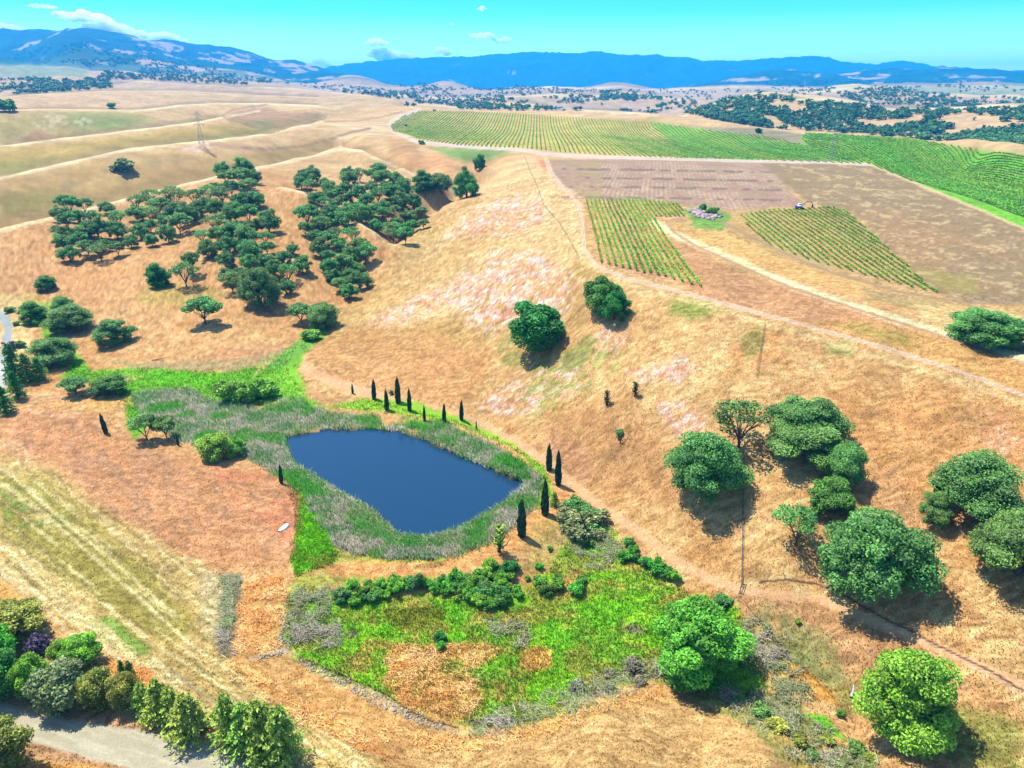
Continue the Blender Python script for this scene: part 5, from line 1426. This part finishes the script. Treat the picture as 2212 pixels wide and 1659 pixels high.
# ------------------------------------------------------------------ reeds, grass and small ground cover
def blades(name, P_list, num, hgt, wid, cols, label, lean=.35, seed=0, exclude=None, wind=(-.5, -.2), clump=None, mat=None, rmax=1e9, from_ground=False, fan=1, feather=7, patch=0, gain=1.0):
    rng = np.random.default_rng(seed); X_ = []; Y_ = []
    per = [num // len(P_list)] * len(P_list) if not isinstance(num, (list, tuple)) else num
    out = []
    for P, n_ in zip(P_list, per):
        P_ = np.array(P, float); lo, hi_ = P_.min(0), P_.max(0)
        q = lo + (hi_ - lo) * rng.random((n_ * 3, 2))
        wq = q + np.stack([fbm(q[:, 0] / 17, q[:, 1] / 17, seed + 31, 3) - .5, fbm(q[:, 0] / 17, q[:, 1] / 17, seed + 32, 3) - .5], 1) * feather * 3 + rng.normal(size=q.shape) * feather * .45
        mk = inpoly(P, wq[:, 0], wq[:, 1])
        if patch: mk &= fbm(q[:, 0] / 26, q[:, 1] / 15, seed + 33, 4) + rng.normal(size=len(q)) * .05 > patch
        if exclude is not None: mk &= ~inpoly(exclude, q[:, 0], q[:, 1])
        out.append(q[mk][:n_])
    q = np.vstack(out)
    # picture point -> ground: solve against the local height twice
    az, sl = ray(q[:, 0], q[:, 1]); r = (0 - H) / np.minimum(sl, -1e-3)
    for _ in range(12):
        z = ground_z(r * np.sin(az), r * np.cos(az)); r = .5 * r + .5 * (z - H) / sl
    x = r * np.sin(az); y = r * np.cos(az); z = ground_z(x, y)
    u, v = proj(x, y, z)
    ok = (np.hypot(u - q[:, 0], v - q[:, 1]) < 3) & (r < rmax)
    x, y, z, u, v = x[ok], y[ok], z[ok], u[ok], v[ok]
    n_ = len(x)
    if from_ground:
        rr_ = np.hypot(x, y); az_ = np.arctan2(x, y)
        ja = np.clip(((az_ - AZ0) / (AZ1 - AZ0) * (NA - 1)).round().astype(int), 0, NA - 1); ir = np.clip(np.interp(np.log(rr_), lrg, np.arange(NR)).round().astype(int), 0, NR - 1)
        cb = alb(C[ir, ja]) * 1.7
        skip = (track[ir, ja] > .4) | (gravel[ir, ja] > .4) | (paved[ir, ja] > .4)
        x, y, z, cb = x[~skip], y[~skip], z[~skip], cb[~skip]; n_ = len(x)
    else:
        ci = (sm(.25, .75, fbm(x / 14, y / 9, seed + 7, 3)) * .72 + rng.random(n_) * .28) * len(cols)
        ci = np.clip(ci.astype(int), 0, len(cols) - 1); cb = np.array([L3(c, .6) for c in cols])[ci] * 2.2
    V_ = []; Cc = []
    G = Geo()
    for k in range(fan):
        hh = hgt * (.6 + .8 * rng.random(n_)); a = rng.random(n_) * 2 * PI
        w = wid * (.6 + .8 * rng.random(n_))
        lx = (wind[0] + rng.normal(size=n_) * .6) * lean * hh; ly = (wind[1] + rng.normal(size=n_) * .6) * lean * hh
        jx = x + rng.normal(size=n_) * hgt * .25 * (fan > 1); jy = y + rng.normal(size=n_) * hgt * .25 * (fan > 1)
        b0 = np.stack([jx - w * np.cos(a), jy - w * np.sin(a), z - .1], 1); b1 = np.stack([jx + w * np.cos(a), jy + w * np.sin(a), z - .1], 1)
        md0 = np.stack([jx + lx * .4 - w * .8 * np.cos(a), jy + ly * .4 - w * .8 * np.sin(a), z + hh * .6], 1); md1 = np.stack([jx + lx * .4 + w * .8 * np.cos(a), jy + ly * .4 + w * .8 * np.sin(a), z + hh * .6], 1)
        tp = np.stack([jx + lx, jy + ly, z + hh * .9], 1)
        v = np.stack([b0, b1, md1, tp, md0], 1).reshape(-1, 3)
        i0 = np.arange(n_) * 5
        f = np.vstack([np.stack([i0, i0 + 1, i0 + 2], 1), np.stack([i0, i0 + 2, i0 + 4], 1), np.stack([i0 + 4, i0 + 2, i0 + 3], 1)])
        c = np.repeat(cb * gain * (.72 + .62 * rng.random(n_))[:, None], 5, 0)
        G.add(v, f, c)
    o = obj(name, G.mesh(name), mat)
    tag(o, label, kind='stuff')
    return o
def blade_material(name, trans=.5):
    m, nt, out = mat_new(name)
    at = N(nt, 'ShaderNodeAttribute', attribute_name='Col')
    b = N(nt, 'ShaderNodeBsdfDiffuse'); t = N(nt, 'ShaderNodeBsdfTranslucent'); mx = N(nt, 'ShaderNodeMixShader'); mx.inputs[0].default_value = trans
    nt.links.new(at.outputs['Color'], b.inputs[0]); nt.links.new(at.outputs['Color'], t.inputs[0])
    if trans: soft_normal(nt, (b, ), .55)
    nt.links.new(b.outputs[0], mx.inputs[1]); nt.links.new(t.outputs[0], mx.inputs[2]); nt.links.new(mx.outputs[0], out.inputs[0])
    return m
M_BLADE = blade_material('grass_blades')
INNER = [(x + (x - 880) * .0, y) for x, y in POND]
blades('cattail_reeds', [MARSH], 24000, 1.7, .10, [(84,172,56),(104,180,70),(130,184,90),(176,172,130),(222,210,184),(206,194,170),(140,170,110),(110,166,84)], 'tall green and straw coloured cattails round the pond and over the marsh', exclude=POND, seed=3, mat=M_BLADE, lean=.45, fan=2)
blades('grey_scrub', [[(620,1310),(660,1265),(710,1275),(735,1330),(740,1380),(700,1400),(640,1400),(612,1360)], [(482,1245),(524,1244),(520,1300),(500,1420),(472,1420),(480,1330)], [(1000,1585),(1060,1550),(1140,1525),(1240,1485),(1330,1455),(1430,1420),(1450,1455),(1400,1480),(1300,1515),(1180,1550),(1080,1592)],
   [(1550,1490),(1640,1480),(1720,1540),(1850,1620),(1950,1690),(1850,1690),(1740,1640),(1650,1580)], [(1210,1110),(1260,1095),(1310,1130),(1350,1200),(1290,1230),(1230,1170)], [(1600,1330),(1660,1340),(1700,1420),(1760,1500),(1720,1520),(1640,1450),(1600,1400)], [(1060,1350),(1140,1340),(1150,1400),(1080,1372)]],
   [1700, 900, 3000, 3600, 1500, 2200, 500], .9, .10, [(150,160,112),(176,172,140),(140,160,96),(190,182,158),(158,150,130)], 'low grey green scrub along the creek and the meadow edges', seed=15, mat=M_BLADE, lean=1.3, fan=2, feather=16, patch=.46, gain=1.25)
blades('tall_dry_grass', [[(700,1580),(860,1600),(1000,1622),(1140,1600),(1330,1530),(1450,1500),(1440,1485),(1320,1510),(1150,1575),(1000,1600),(860,1580)], [(500,1430),(560,1470),(700,1540),(800,1600),(780,1612),(640,1550),(500,1450)], [(840,1400),(960,1392),(1050,1390),(1040,1500),(1010,1545),(880,1530),(830,1480)], [(530,1260),(620,1245),(612,1320),(595,1400),(540,1420),(510,1400)], [(200,1420),(310,1440),(345,1470),(330,1500)]],
   [3400, 1700, 1900, 1500, 500], .7, .10, [(240,200,124),(248,216,150),(232,176,104)], 'tall orange dry grass along the creek bank and in the meadow', seed=16, mat=M_BLADE, lean=1.2, fan=2, feather=14, patch=.44, gain=1.15)
# dry fringe right at the waterline
ring = [(880 + (x_ - 880) * 1.03, 1035 + (y_ - 1035) * (1.07 if y_ > 1035 else 1.0)) for x_, y_ in [(625,940),(720,925),(800,922),(860,926),(915,938),(965,960),(1025,992),(1085,1012),(1130,1028),(1135,1055),(1095,1090),(1045,1120),(995,1148),(920,1168),(852,1158),(820,1128),(780,1098),(730,1072),(690,1046),(632,1012),(616,970)]]
blades('shore_reeds', [ring], 15000, 1.6, .12, [(222,210,180),(110,170,74),(186,184,140),(96,168,64),(232,222,198)], 'pale dry reeds fringing the water of the pond', exclude=POND, seed=5, mat=M_BLADE, lean=.6, fan=2)
blades('meadow_grass', [MEADOW, [(620,1025),(690,1080),(705,1140),(732,1195),(722,1215),(640,1245),(625,1210),(640,1130)], [(700,880),(800,860),(900,868),(1000,905),(1100,955),(1175,1010),(1195,1070),(1160,1110),(1170,1040),(1120,975),(1000,922),(850,892)], [(150,775),(200,800),(330,795),(470,805),(560,790),(640,745),(690,706),(660,760),(640,800),(650,850),(600,862),(480,868),(400,848),(300,850),(290,940),(270,880),(230,835),(135,815)]], [22000, 4000, 6000, 7000], .6, .12, [(0,0,0)], 'bright green grass and weeds of the wet meadow', seed=6, mat=M_BLADE, from_ground=True, fan=2)
blades('dry_grass', [[(-20,820),(600,800),(700,700),(1200,640),(2230,700),(2230,1680),(-20,1680)]], [80000], .38, .10, [(0,0,0)], 'sun bleached dry grass over the slopes and field', seed=8, mat=M_BLADE, exclude=POND, from_ground=True, lean=1.1, rmax=420)

# ------------------------------------------------------------------ rocks
def rocks(P, num, size, name, label, seed, col=(216,202,172)):
    rng = np.random.default_rng(seed); G = Geo(); P_ = np.array(P, float); lo, hi_ = P_.min(0), P_.max(0); c_ = 0
    while c_ < num:
        q = lo + (hi_ - lo) * rng.random(2)
        if not inpoly(P, q[0], q[1]): continue
        p = hit(q[0], q[1]); c_ += 1
        s = size * (.5 + rng.random()); v = ICO_V * (np.array([1.2, .9, .6]) * s) * (1 + .5 * (rng.random((12, 1)) - .5))
        a = rng.random() * 6.28; R_ = np.array([[math.cos(a), -math.sin(a), 0], [math.sin(a), math.cos(a), 0], [0, 0, 1]])
        G.add(v @ R_.T + np.array(p) + np.array([0, 0, s * .2]), ICO_F, alb(col) * (.7 + .6 * rng.random()))
    tag(obj(name, G.mesh(name), M_BLADE0), label, kind='stuff')
M_BLADE0 = blade_material('stone', 0)
rocks([(1482,455),(1510,450),(1545,458),(1560,468),(1540,476),(1510,470)], 170, 1.1, 'rock_heap', 'heap of pale pinkish rocks in the green patch between the vineyards', 1, (226,200,196))
for i_, P in enumerate(([(600,1330),(614,1330),(618,1395),(604,1395)],)):
    rocks(P, 60, .28, 'creek_stones', 'pale stones scattered along the creek bed', 2 + i_)
rocks([(640,1415),(700,1440),(860,1520),(960,1565),(940,1575),(820,1530),(660,1445)], 240, .25, 'creek_stones', 'pale stones along the lower creek bed', 4)
rocks([(555,1425),(590,1405),(612,1410),(600,1420)], 40, .3, 'creek_stones', 'pale stones at the end of the dry ditch', 5)

# ------------------------------------------------------------------ man made things
M_STEEL = plain_material('galvanised_steel', L3((150,150,160), .6), .5, .4)
M_DSTEEL = plain_material('dark_steel', (.03, .03, .035), .5, .5)
M_WOOD = plain_material('weathered_wood', L3((120,130,110), .5))
M_WHITE = plain_material('white_paint', (.75, .76, .8), .4, 0, .06)
M_BLUE = plain_material('blue_paint', (.05, .04, .35), .4, 0, .1)
M_RED = plain_material('red_paint', (.5, .05, .04), .5)

def beam(G, a, b, w): tube_into(G, [a, b], [w, w], 4)
def pylon(X, Y, hm, label, rmin):
    p = hit(X, Y, rmin)
    o = bpy.data.objects.new('transmission_pylon', None); COL.objects.link(o); o.location = p; o.rotation_euler = (0, 0, .4)
    tag(o, label, 'pylon', 'lattice pylons')
    B = hm * .085; T = hm * .028; wk = .62
    lv = [0, .16, .32, .47, wk, .74, .86, 1.0]
    def hw(t): return B + (T - B) * min(1, t / wk) if t < wk else T
    G = Geo(); rad = hm * .0028
    cs = [(-1, -1), (1, -1), (1, 1), (-1, 1)]
    for a, b in zip(lv[:-1], lv[1:]):
        for k in range(4):
            c0, c1 = cs[k], cs[(k + 1) % 4]
            A_ = [(c[0] * hw(t), c[1] * hw(t), t * hm) for c in (c0, c1) for t in (a, b)]
            beam(G, A_[0], A_[1], rad * 1.3); beam(G, A_[0], A_[3], rad * .8); beam(G, A_[2], A_[1], rad * .8); beam(G, A_[1], A_[3], rad * .8)
    obj('lattice_body', G.mesh('pylon_body'), M_STEEL, o)
    for t, L in ((.64, .13), (.78, .10), (.92, .08)):
        G = Geo()
        for s in (-1, 1):
            beam(G, (0, T, t * hm), (s * L * hm, 0, t * hm + .3), rad); beam(G, (0, -T, t * hm), (s * L * hm, 0, t * hm + .3), rad)
            beam(G, (s * T, 0, (t + .06) * hm), (s * L * hm, 0, t * hm + .3), rad)
        arm_ = obj('cross_arm', G.mesh('pylon_arm'), M_STEEL, o)
        for s in (-1, 1):
            G = Geo(); beam(G, (s * L * hm, 0, t * hm + .3), (s * L * hm, 0, t * hm - 1.9), rad * 1.6)
            obj('insulator', G.mesh('pylon_insulator'), M_DSTEEL, arm_)
    return p, o
pylon(437, 320, 41, 'grey lattice pylon on the ring of rubble on the left hills', 600)
pylon(1797, 344, 40, 'grey lattice pylon at the near edge of the bright vineyard', 500)

def lvl(o, p, face=None): o.location = p
# excavator
p = hit(1727, 452); m_ = px_m(p)
o = bpy.data.objects.new('excavator', None); COL.objects.link(o); o.location = p; o.rotation_euler = (0, 0, -.15); o.scale = (1.15,) * 3
tag(o, 'small blue and white digger with dark raised arm at the edge of the vine block', 'excavator')
for s in (-1, 1):
    G = Geo(); box_into(G, (-2.1, s * 1.25 - .3, .12), (2.1, s * 1.25 + .3, .95)); box_into(G, (-2.3, s * 1.25 - .28, .3), (2.3, s * 1.25 + .28, .75))
    obj('crawler_track', G.mesh('track'), M_DSTEEL, o)
G = Geo(); box_into(G, (-2.3, -1.4, 1.0), (1.0, 1.4, 1.7)); box_into(G, (-2.5, -1.35, 1.15), (-1.4, 1.35, 2.2)); obj('body', G.mesh('digger_body'), M_BLUE, o)
G = Geo(); box_into(G, (-1.38, -1.3, 1.72), (.7, 1.3, 2.3)); box_into(G, (-.9, .1, 2.3), (.8, 1.3, 3.0)); box_into(G, (-1.0, .0, 3.0), (.9, 1.35, 3.1)); cab_ = obj('cab', G.mesh('digger_cab'), M_WHITE, o)
G = Geo(); box_into(G, (.8, .15, 2.35), (.83, 1.25, 2.95)); box_into(G, (-.8, .06, 2.35), (.7, .09, 2.95)); obj('window', G.mesh('digger_window'), M_DSTEEL, cab_)
G = Geo(); tube_into(G, [(.8, -.2, 1.6), (2.4, -.2, 3.6), (3.6, -.2, 4.6)], [.28, .3, .2], 4); obj('boom', G.mesh('boom'), M_STEEL, o)
G = Geo(); tube_into(G, [(3.4, -.2, 4.7), (6.2, -.2, 4.2), (6.7, -.2, 3.0)], [.2, .18, .14], 4); obj('dipper_arm', G.mesh('dipper'), M_DSTEEL, o)
G = Geo(); tube_into(G, [(6.8, -.2, 2.9), (6.9, -.2, 1.8), (6.5, -.2, 1.0)], [.25, .55, .3], 6); obj('bucket', G.mesh('bucket'), M_DSTEEL, o)

# upturned rowing boat
p = hit(612, 1142)
a_ = hit(603, 1150); b_ = hit(622, 1136); L_ = (b_ - a_).length; ang = math.atan2(b_.y - a_.y, b_.x - a_.x)
G = Geo(); Vb = []; n1_, n2_ = 12, 8
for i in range(n1_ + 1):
    t = i / n1_; w = .85 * (math.sin(PI * (.06 + .80 * t)) ** .6); hgt_ = .55 + .1 * t
    for j in range(n2_ + 1):
        s = j / n2_ * PI
        Vb.append((-(L_ / 2) + L_ * t, w * math.cos(s), hgt_ * math.sin(s) ** .7 + .02))
Fb = [(i * (n2_ + 1) + j, (i + 1) * (n2_ + 1) + j, (i + 1) * (n2_ + 1) + j + 1, i * (n2_ + 1) + j + 1) for i in range(n1_) for j in range(n2_)]
G.add(Vb, Fb, (1, 1, 1))
o = bpy.data.objects.new('rowing_boat', None); COL.objects.link(o); o.location = p; o.rotation_euler = (0, 0, ang)
tag(o, 'small white boat lying upside down in the rusty field left of the pond', 'boat')
hull_ = obj('hull', G.mesh('hull', True), M_WHITE, o)
G = Geo(); tube_into(G, [(-L_ / 2, 0, .35), (0, 0, .62), (L_ / 2 * .9, 0, .62)], [.05, .06, .05], 5); obj('keel', G.mesh('keel'), M_WHITE, hull_)
G = Geo(); tube_into(G, [(-L_ / 2 * .9, .5, .08), (0, .87, .06), (L_ / 2, .5, .06)], [.05, .05, .05], 5); tube_into(G, [(-L_ / 2 * .9, -.5, .08), (0, -.87, .06), (L_ / 2, -.5, .06)], [.05, .05, .05], 5); obj('gunwale', G.mesh('gunwale'), M_DSTEEL, o)

# bleached log by the lower creek
p = hit(1838, 1508); G = Geo(); tube_into(G, [(0, 0, .2), (1.0, 1.3, .7), (1.5, 2.6, 1.2)], [.35, .3, .12], 7); tube_into(G, [(.6, .8, .5), (2.0, .9, .9)], [.2, .06], 5)
tag(obj('fallen_log', G.mesh('fallen_log'), plain_material('bleached_log', L3((220,210,206), .6)), loc=p), 'bleached fallen log left of the large vivid tree at the bottom right', 'log')
p = hit(342, 778); G = Geo(); tube_into(G, [(-2.6, -1, .3), (0, 0, .5), (3.2, 1.6, .8)], [.2, .3, .08], 6); tube_into(G, [(0, 0, .5), (2.6, -.2, 1.2)], [.18, .05], 5)
tag(obj('fallen_log', G.mesh('fallen_branch'), plain_material('grey_log', L3((150,130,116), .6)), loc=p), 'grey forked dead branch lying at the edge of the marsh', 'log')

# wire fences: posts and strands follow the ground
def fence(pts, spacing, name, label, hpost=1.5, rp=.05, wires=(.5, .9, 1.3), rmin=0, wr=.018):
    W_ = []
    for X, Y in pts:
        h_ = hit(X, Y, rmin)
        if h_ is not None: W_.append(h_)
    P_ = []
    for a, b in zip(W_[:-1], W_[1:]):
        n_ = max(1, int((b - a).length / spacing))
        for i in range(n_):
            q = a.lerp(b, i / n_); P_.append(Vector((q.x, q.y, float(ground_z(q.x, q.y)))))
    P_.append(W_[-1])
    P_ = P_[:100]
    o = bpy.data.objects.new(name, None); COL.objects.link(o); o.location = P_[0]
    tag(o, label, 'fence')
    c0 = P_[0]
    pm = Geo(); tube_into(pm, [(0, 0, -.3), (0, 0, hpost)], [rp, rp], 5); pm = pm.mesh('fence_post')
    for q in P_:
        po = obj('post', pm, M_WOOD, o); po.location = q - c0
    G = Geo()
    for h_ in wires:
        tube_into(G, [tuple(q - c0 + Vector((0, 0, h_))) for q in P_], [wr] * len(P_), 3)
    obj('wire', G.mesh('fence_wire'), M_DSTEEL, o)
    return o
fence([(1601,1268),(1603,1180),(1604,1080),(1606,980)], 2.4, 'wire_fence', 'dark wire fence climbing straight up the hillside past the large oak', wr=.05, rp=.07)
fence([(1634,815),(1642,760),(1652,700)], 3.0, 'wire_fence', 'upper stretch of wire fence reaching the track at the top of the hillside', wr=.05, rp=.07)
fence([(1595,1288),(1640,1345),(1702,1425),(1733,1446),(1790,1500),(1840,1560)], 4.5, 'wire_fence', 'thin wire fence along the creek between two large bright trees', hpost=1.7, wr=.025)
fence([(1133,338),(1174,443),(1204,477),(1230,520),(1250,556)], 6, 'wire_fence', 'thin wire fence over the pale spur beside the vineyard track', wr=.022, rp=.07)
# brace and gate at the foot of the fence
p = hit(1598, 1282); q0 = hit(1604, 1262)
o = bpy.data.objects.new('fence_gate', None); COL.objects.link(o); o.location = p
tag(o, 'weathered wooden fence brace and panel at the foot of the hillside fence', 'gate')
v = q0 - p; dz = v.z
G = Geo(); tube_into(G, [(0, 0, -.3), (0, 0, 2.2)], [.12, .12], 6); obj('post', G.mesh('gate_post'), M_WOOD, o)
G = Geo(); tube_into(G, [(v.x, v.y, dz - .3), (v.x, v.y, dz + 2.4)], [.12, .12], 6); obj('post', G.mesh('gate_post'), M_WOOD, o)
G = Geo(); tube_into(G, [(0, 0, 2.0), (v.x, v.y, dz + 2.1)], [.1, .1], 5); tube_into(G, [(0, 0, 1.0), (v.x, v.y, dz + 1.1)], [.08, .08], 5); tube_into(G, [(0, 0, .4), (v.x, v.y, dz + 2.0)], [.06, .06], 5)
obj('rails', G.mesh('gate_rails'), M_WOOD, o)

# entrance pole, pillar and swing gate at the left edge
def stick(name, X, Y, T, rad, label, cat, mat, sides=8):
    p = hit(X, Y); h = (Y - T) * px_m(p) / math.cos(dep(p))
    o = bpy.data.objects.new(name, None); COL.objects.link(o); o.location = p; tag(o, label, cat)
    G = Geo(); tube_into(G, [(0, 0, -.2), (0, 0, h)], [rad, rad * .8], sides); obj('pole', G.mesh(name), mat, o)
    return o, p, h
o, p, h = stick('lamp_pole', 21, 796, 750, .16, 'tall dark pole between the forecourt and the pines at the left edge', 'pole', M_DSTEEL)
G = Geo(); tube_into(G, [(0, 0, h * .98), (-1.2, 0, h)], [.08, .06], 5); obj('arm', G.mesh('pole_arm'), M_DSTEEL, o)
G = Geo(); box_into(G, (-1.9, -.2, h - .12), (-1.1, .2, h + .06)); obj('lamp_head', G.mesh('lamp_head'), M_DSTEEL, o)
p = hit(29, 756); h = 18 * px_m(p) / math.cos(dep(p))
o = bpy.data.objects.new('gate_pillar', None); COL.objects.link(o); o.location = p; tag(o, 'dark square gate pillar beside the paved drive', 'pillar')
G = Geo(); box_into(G, (-.7, -.7, -.3), (.7, .7, h)); obj('shaft', G.mesh('pillar_shaft'), plain_material('dark_stone', (.05, .045, .06)), o)
G = Geo(); box_into(G, (-.85, -.85, h), (.85, .85, h + .3)); obj('cap', G.mesh('pillar_cap'), plain_material('pillar_cap_stone', (.09, .08, .1)), o)
p = hit(2, 746); q = hit(22, 744)
o = bpy.data.objects.new('swing_gate', None); COL.objects.link(o); o.location = p; tag(o, 'thin red and white gate across the paved drive', 'gate')
v = q - p
G = Geo()
for h_ in (.5, 1.0, 1.5): tube_into(G, [(0, 0, h_), (v.x, v.y, v.z + h_)], [.05, .05], 5)
obj('bars', G.mesh('gate_bars'), M_WHITE, o)
G = Geo(); box_into(G, (.2, -.08, .5), (2.2, -.02, 1.7)); obj('sign_panel', G.mesh('gate_sign'), M_RED, o)

# distant things on the track by the vineyard
for X, Y, lb in ((877, 274, 'small dark water tank on the track at the left tip of the vineyard'), (938, 240, 'small dark shed on the skyline behind the vineyard')):
    p = hit(X, Y, 900)
    o = bpy.data.objects.new('farm_tank' if X < 900 else 'farm_shed', None); COL.objects.link(o); o.location = p; tag(o, lb, 'tank' if X < 900 else 'shed')
    if X < 900:
        G = Geo(); tube_into(G, [(0, 0, -.2), (0, 0, 4)], [2.2, 2.2], 14); obj('tank_shell', G.mesh('tank'), M_DSTEEL, o)
        G = Geo(); tube_into(G, [(0, 0, 4), (0, 0, 4.6)], [2.2, .4], 14); obj('lid', G.mesh('tank_lid'), M_STEEL, o)
    else:
        G = Geo(); box_into(G, (-3, -2, -.3), (3, 2, 3.2)); obj('wall', G.mesh('shed_wall'), M_DSTEEL, o)
        G = Geo(); G.add([(-3.3,-2.3,3.2),(3.3,-2.3,3.2),(3.3,2.3,3.2),(-3.3,2.3,3.2),(-3.3,0,4.6),(3.3,0,4.6)], [(0,1,5,4),(3,4,5,2)], (1,1,1)); G.add([(-3.3,-2.3,3.2),(-3.3,2.3,3.2),(-3.3,0,4.6),(3.3,-2.3,3.2),(3.3,2.3,3.2),(3.3,0,4.6)], [(0,1,2),(3,4,5)], (1,1,1)); obj('roof', G.mesh('shed_roof'), M_STEEL, o)

# ------------------------------------------------------------------ clouds
def cloud_material():
    m, nt, out = mat_new('cloud')
    v = nt.nodes.new('ShaderNodeVolumePrincipled')
    v.inputs['Color'].default_value = (1, 1, 1, 1)
    v.inputs['Density'].default_value = .0045
    v.inputs['Anisotropy'].default_value = .15
    nt.links.new(v.outputs[0], out.inputs['Volume'])
    return m
M_CLOUD = cloud_material()
CL = [((125,20,240,52),'upper part of the long cloud bank at the upper left'),((180,45,305,78),'lower part of the long cloud bank at the upper left'),((300,68,410,94),'cloud sitting on the left mountain ridge'),
      ((-30,50,48,70),'small cloud over the ridge at the left edge'),((60,6,120,20),'faint cloud in the upper left corner'),((668,126,712,150),'small cloud behind the dip between the mountains'),
      ((788,80,835,102),'upper puffy cloud left of the middle'),((786,102,898,132),'long puffy cloud low over the ridge left of the middle'),((938,98,972,122),'small upright cloud over the ridge near the middle'),
      ((1016,66,1072,84),'left puff of the pair of clouds high in the middle'),((1064,74,1106,94),'right puff of the pair of clouds high in the middle'),((1030,12,1052,24),'tiny cloud near the top edge'),((970,48,980,55),'tiniest wisp of cloud in the middle')]
RC = 52000.0
for ci, ((x0, y0, x1, y1), lb) in enumerate(CL):
    az, sl = ray((x0 + x1) / 2, (y0 + y1) / 2)
    c = Vector((RC * math.sin(az), RC * math.cos(az), H + sl * RC))
    m = px_m(c); w, h = (x1 - x0) * m * .5, (y1 - y0) * m * .56
    rng = np.random.default_rng(ci + 5); G = Geo(); nb = max(6, int((x1 - x0) / 3.2))
    ca_, sa_ = math.cos(-az), math.sin(-az)
    for i in range(nb):
        t = rng.random() * 2 - 1; zz = (rng.random() * 2 - 1) * (1 - abs(t)) * .8 - .15
        if x1 - x0 > 90: zz += -.35 * t
        s = h * (.45 + .35 * rng.random()) * (1 - .45 * abs(t))
        vloc = ICO2_V * np.array([s * 1.5, s * 1.5, s * .8]) * (1 + .35 * (rng.random((len(ICO2_V), 1)) - .5))
        off = np.array([t * w * .9, (rng.random() - .5) * w * .5, zz * h * .75])
        pt = vloc + off
        G.add(np.stack([pt[:, 0] * ca_ - pt[:, 1] * sa_, pt[:, 0] * sa_ + pt[:, 1] * ca_, pt[:, 2]], 1), ICO2_F, (1, 1, 1))
    tag(obj('cloud', G.mesh('cloud', True), M_CLOUD, loc=c), lb, 'cloud', 'white clouds over the mountains')

# ------------------------------------------------------------------ haze
def haze():
    m, nt, out = mat_new('haze_air')
    v = nt.nodes.new('ShaderNodeVolumePrincipled')
    v.inputs['Color'].default_value = (0.02, 0.42, 1.0, 1)
    v.inputs['Density'].default_value = 0.000062
    v.inputs['Anisotropy'].default_value = 0.0
    nt.links.new(v.outputs[0], out.inputs['Volume'])
    zt = float(GZ.max()) + 12; zb = float(GZ.min()) - 2
    x1 = 19000 * K * 1.02 * math.sin(AZ1); y0, y1 = -2500, 19000 * K * 1.02
    vs = [(x, y, z) for z in (zb, zt) for x, y in ((-x1, y0), (x1, y0), (x1, y1), (-x1, y1))]
    me = bpy.data.meshes.new('haze')
    me.from_pydata(vs, [], [(3, 2, 1, 0), (4, 5, 6, 7), (0, 1, 5, 4), (1, 2, 6, 5), (2, 3, 7, 6), (3, 0, 4, 7)])
    me.update()
    o = obj('haze', me, m)
    tag(o, 'thin blue haze that fades the far hills and mountains', 'haze', kind='stuff')
haze()
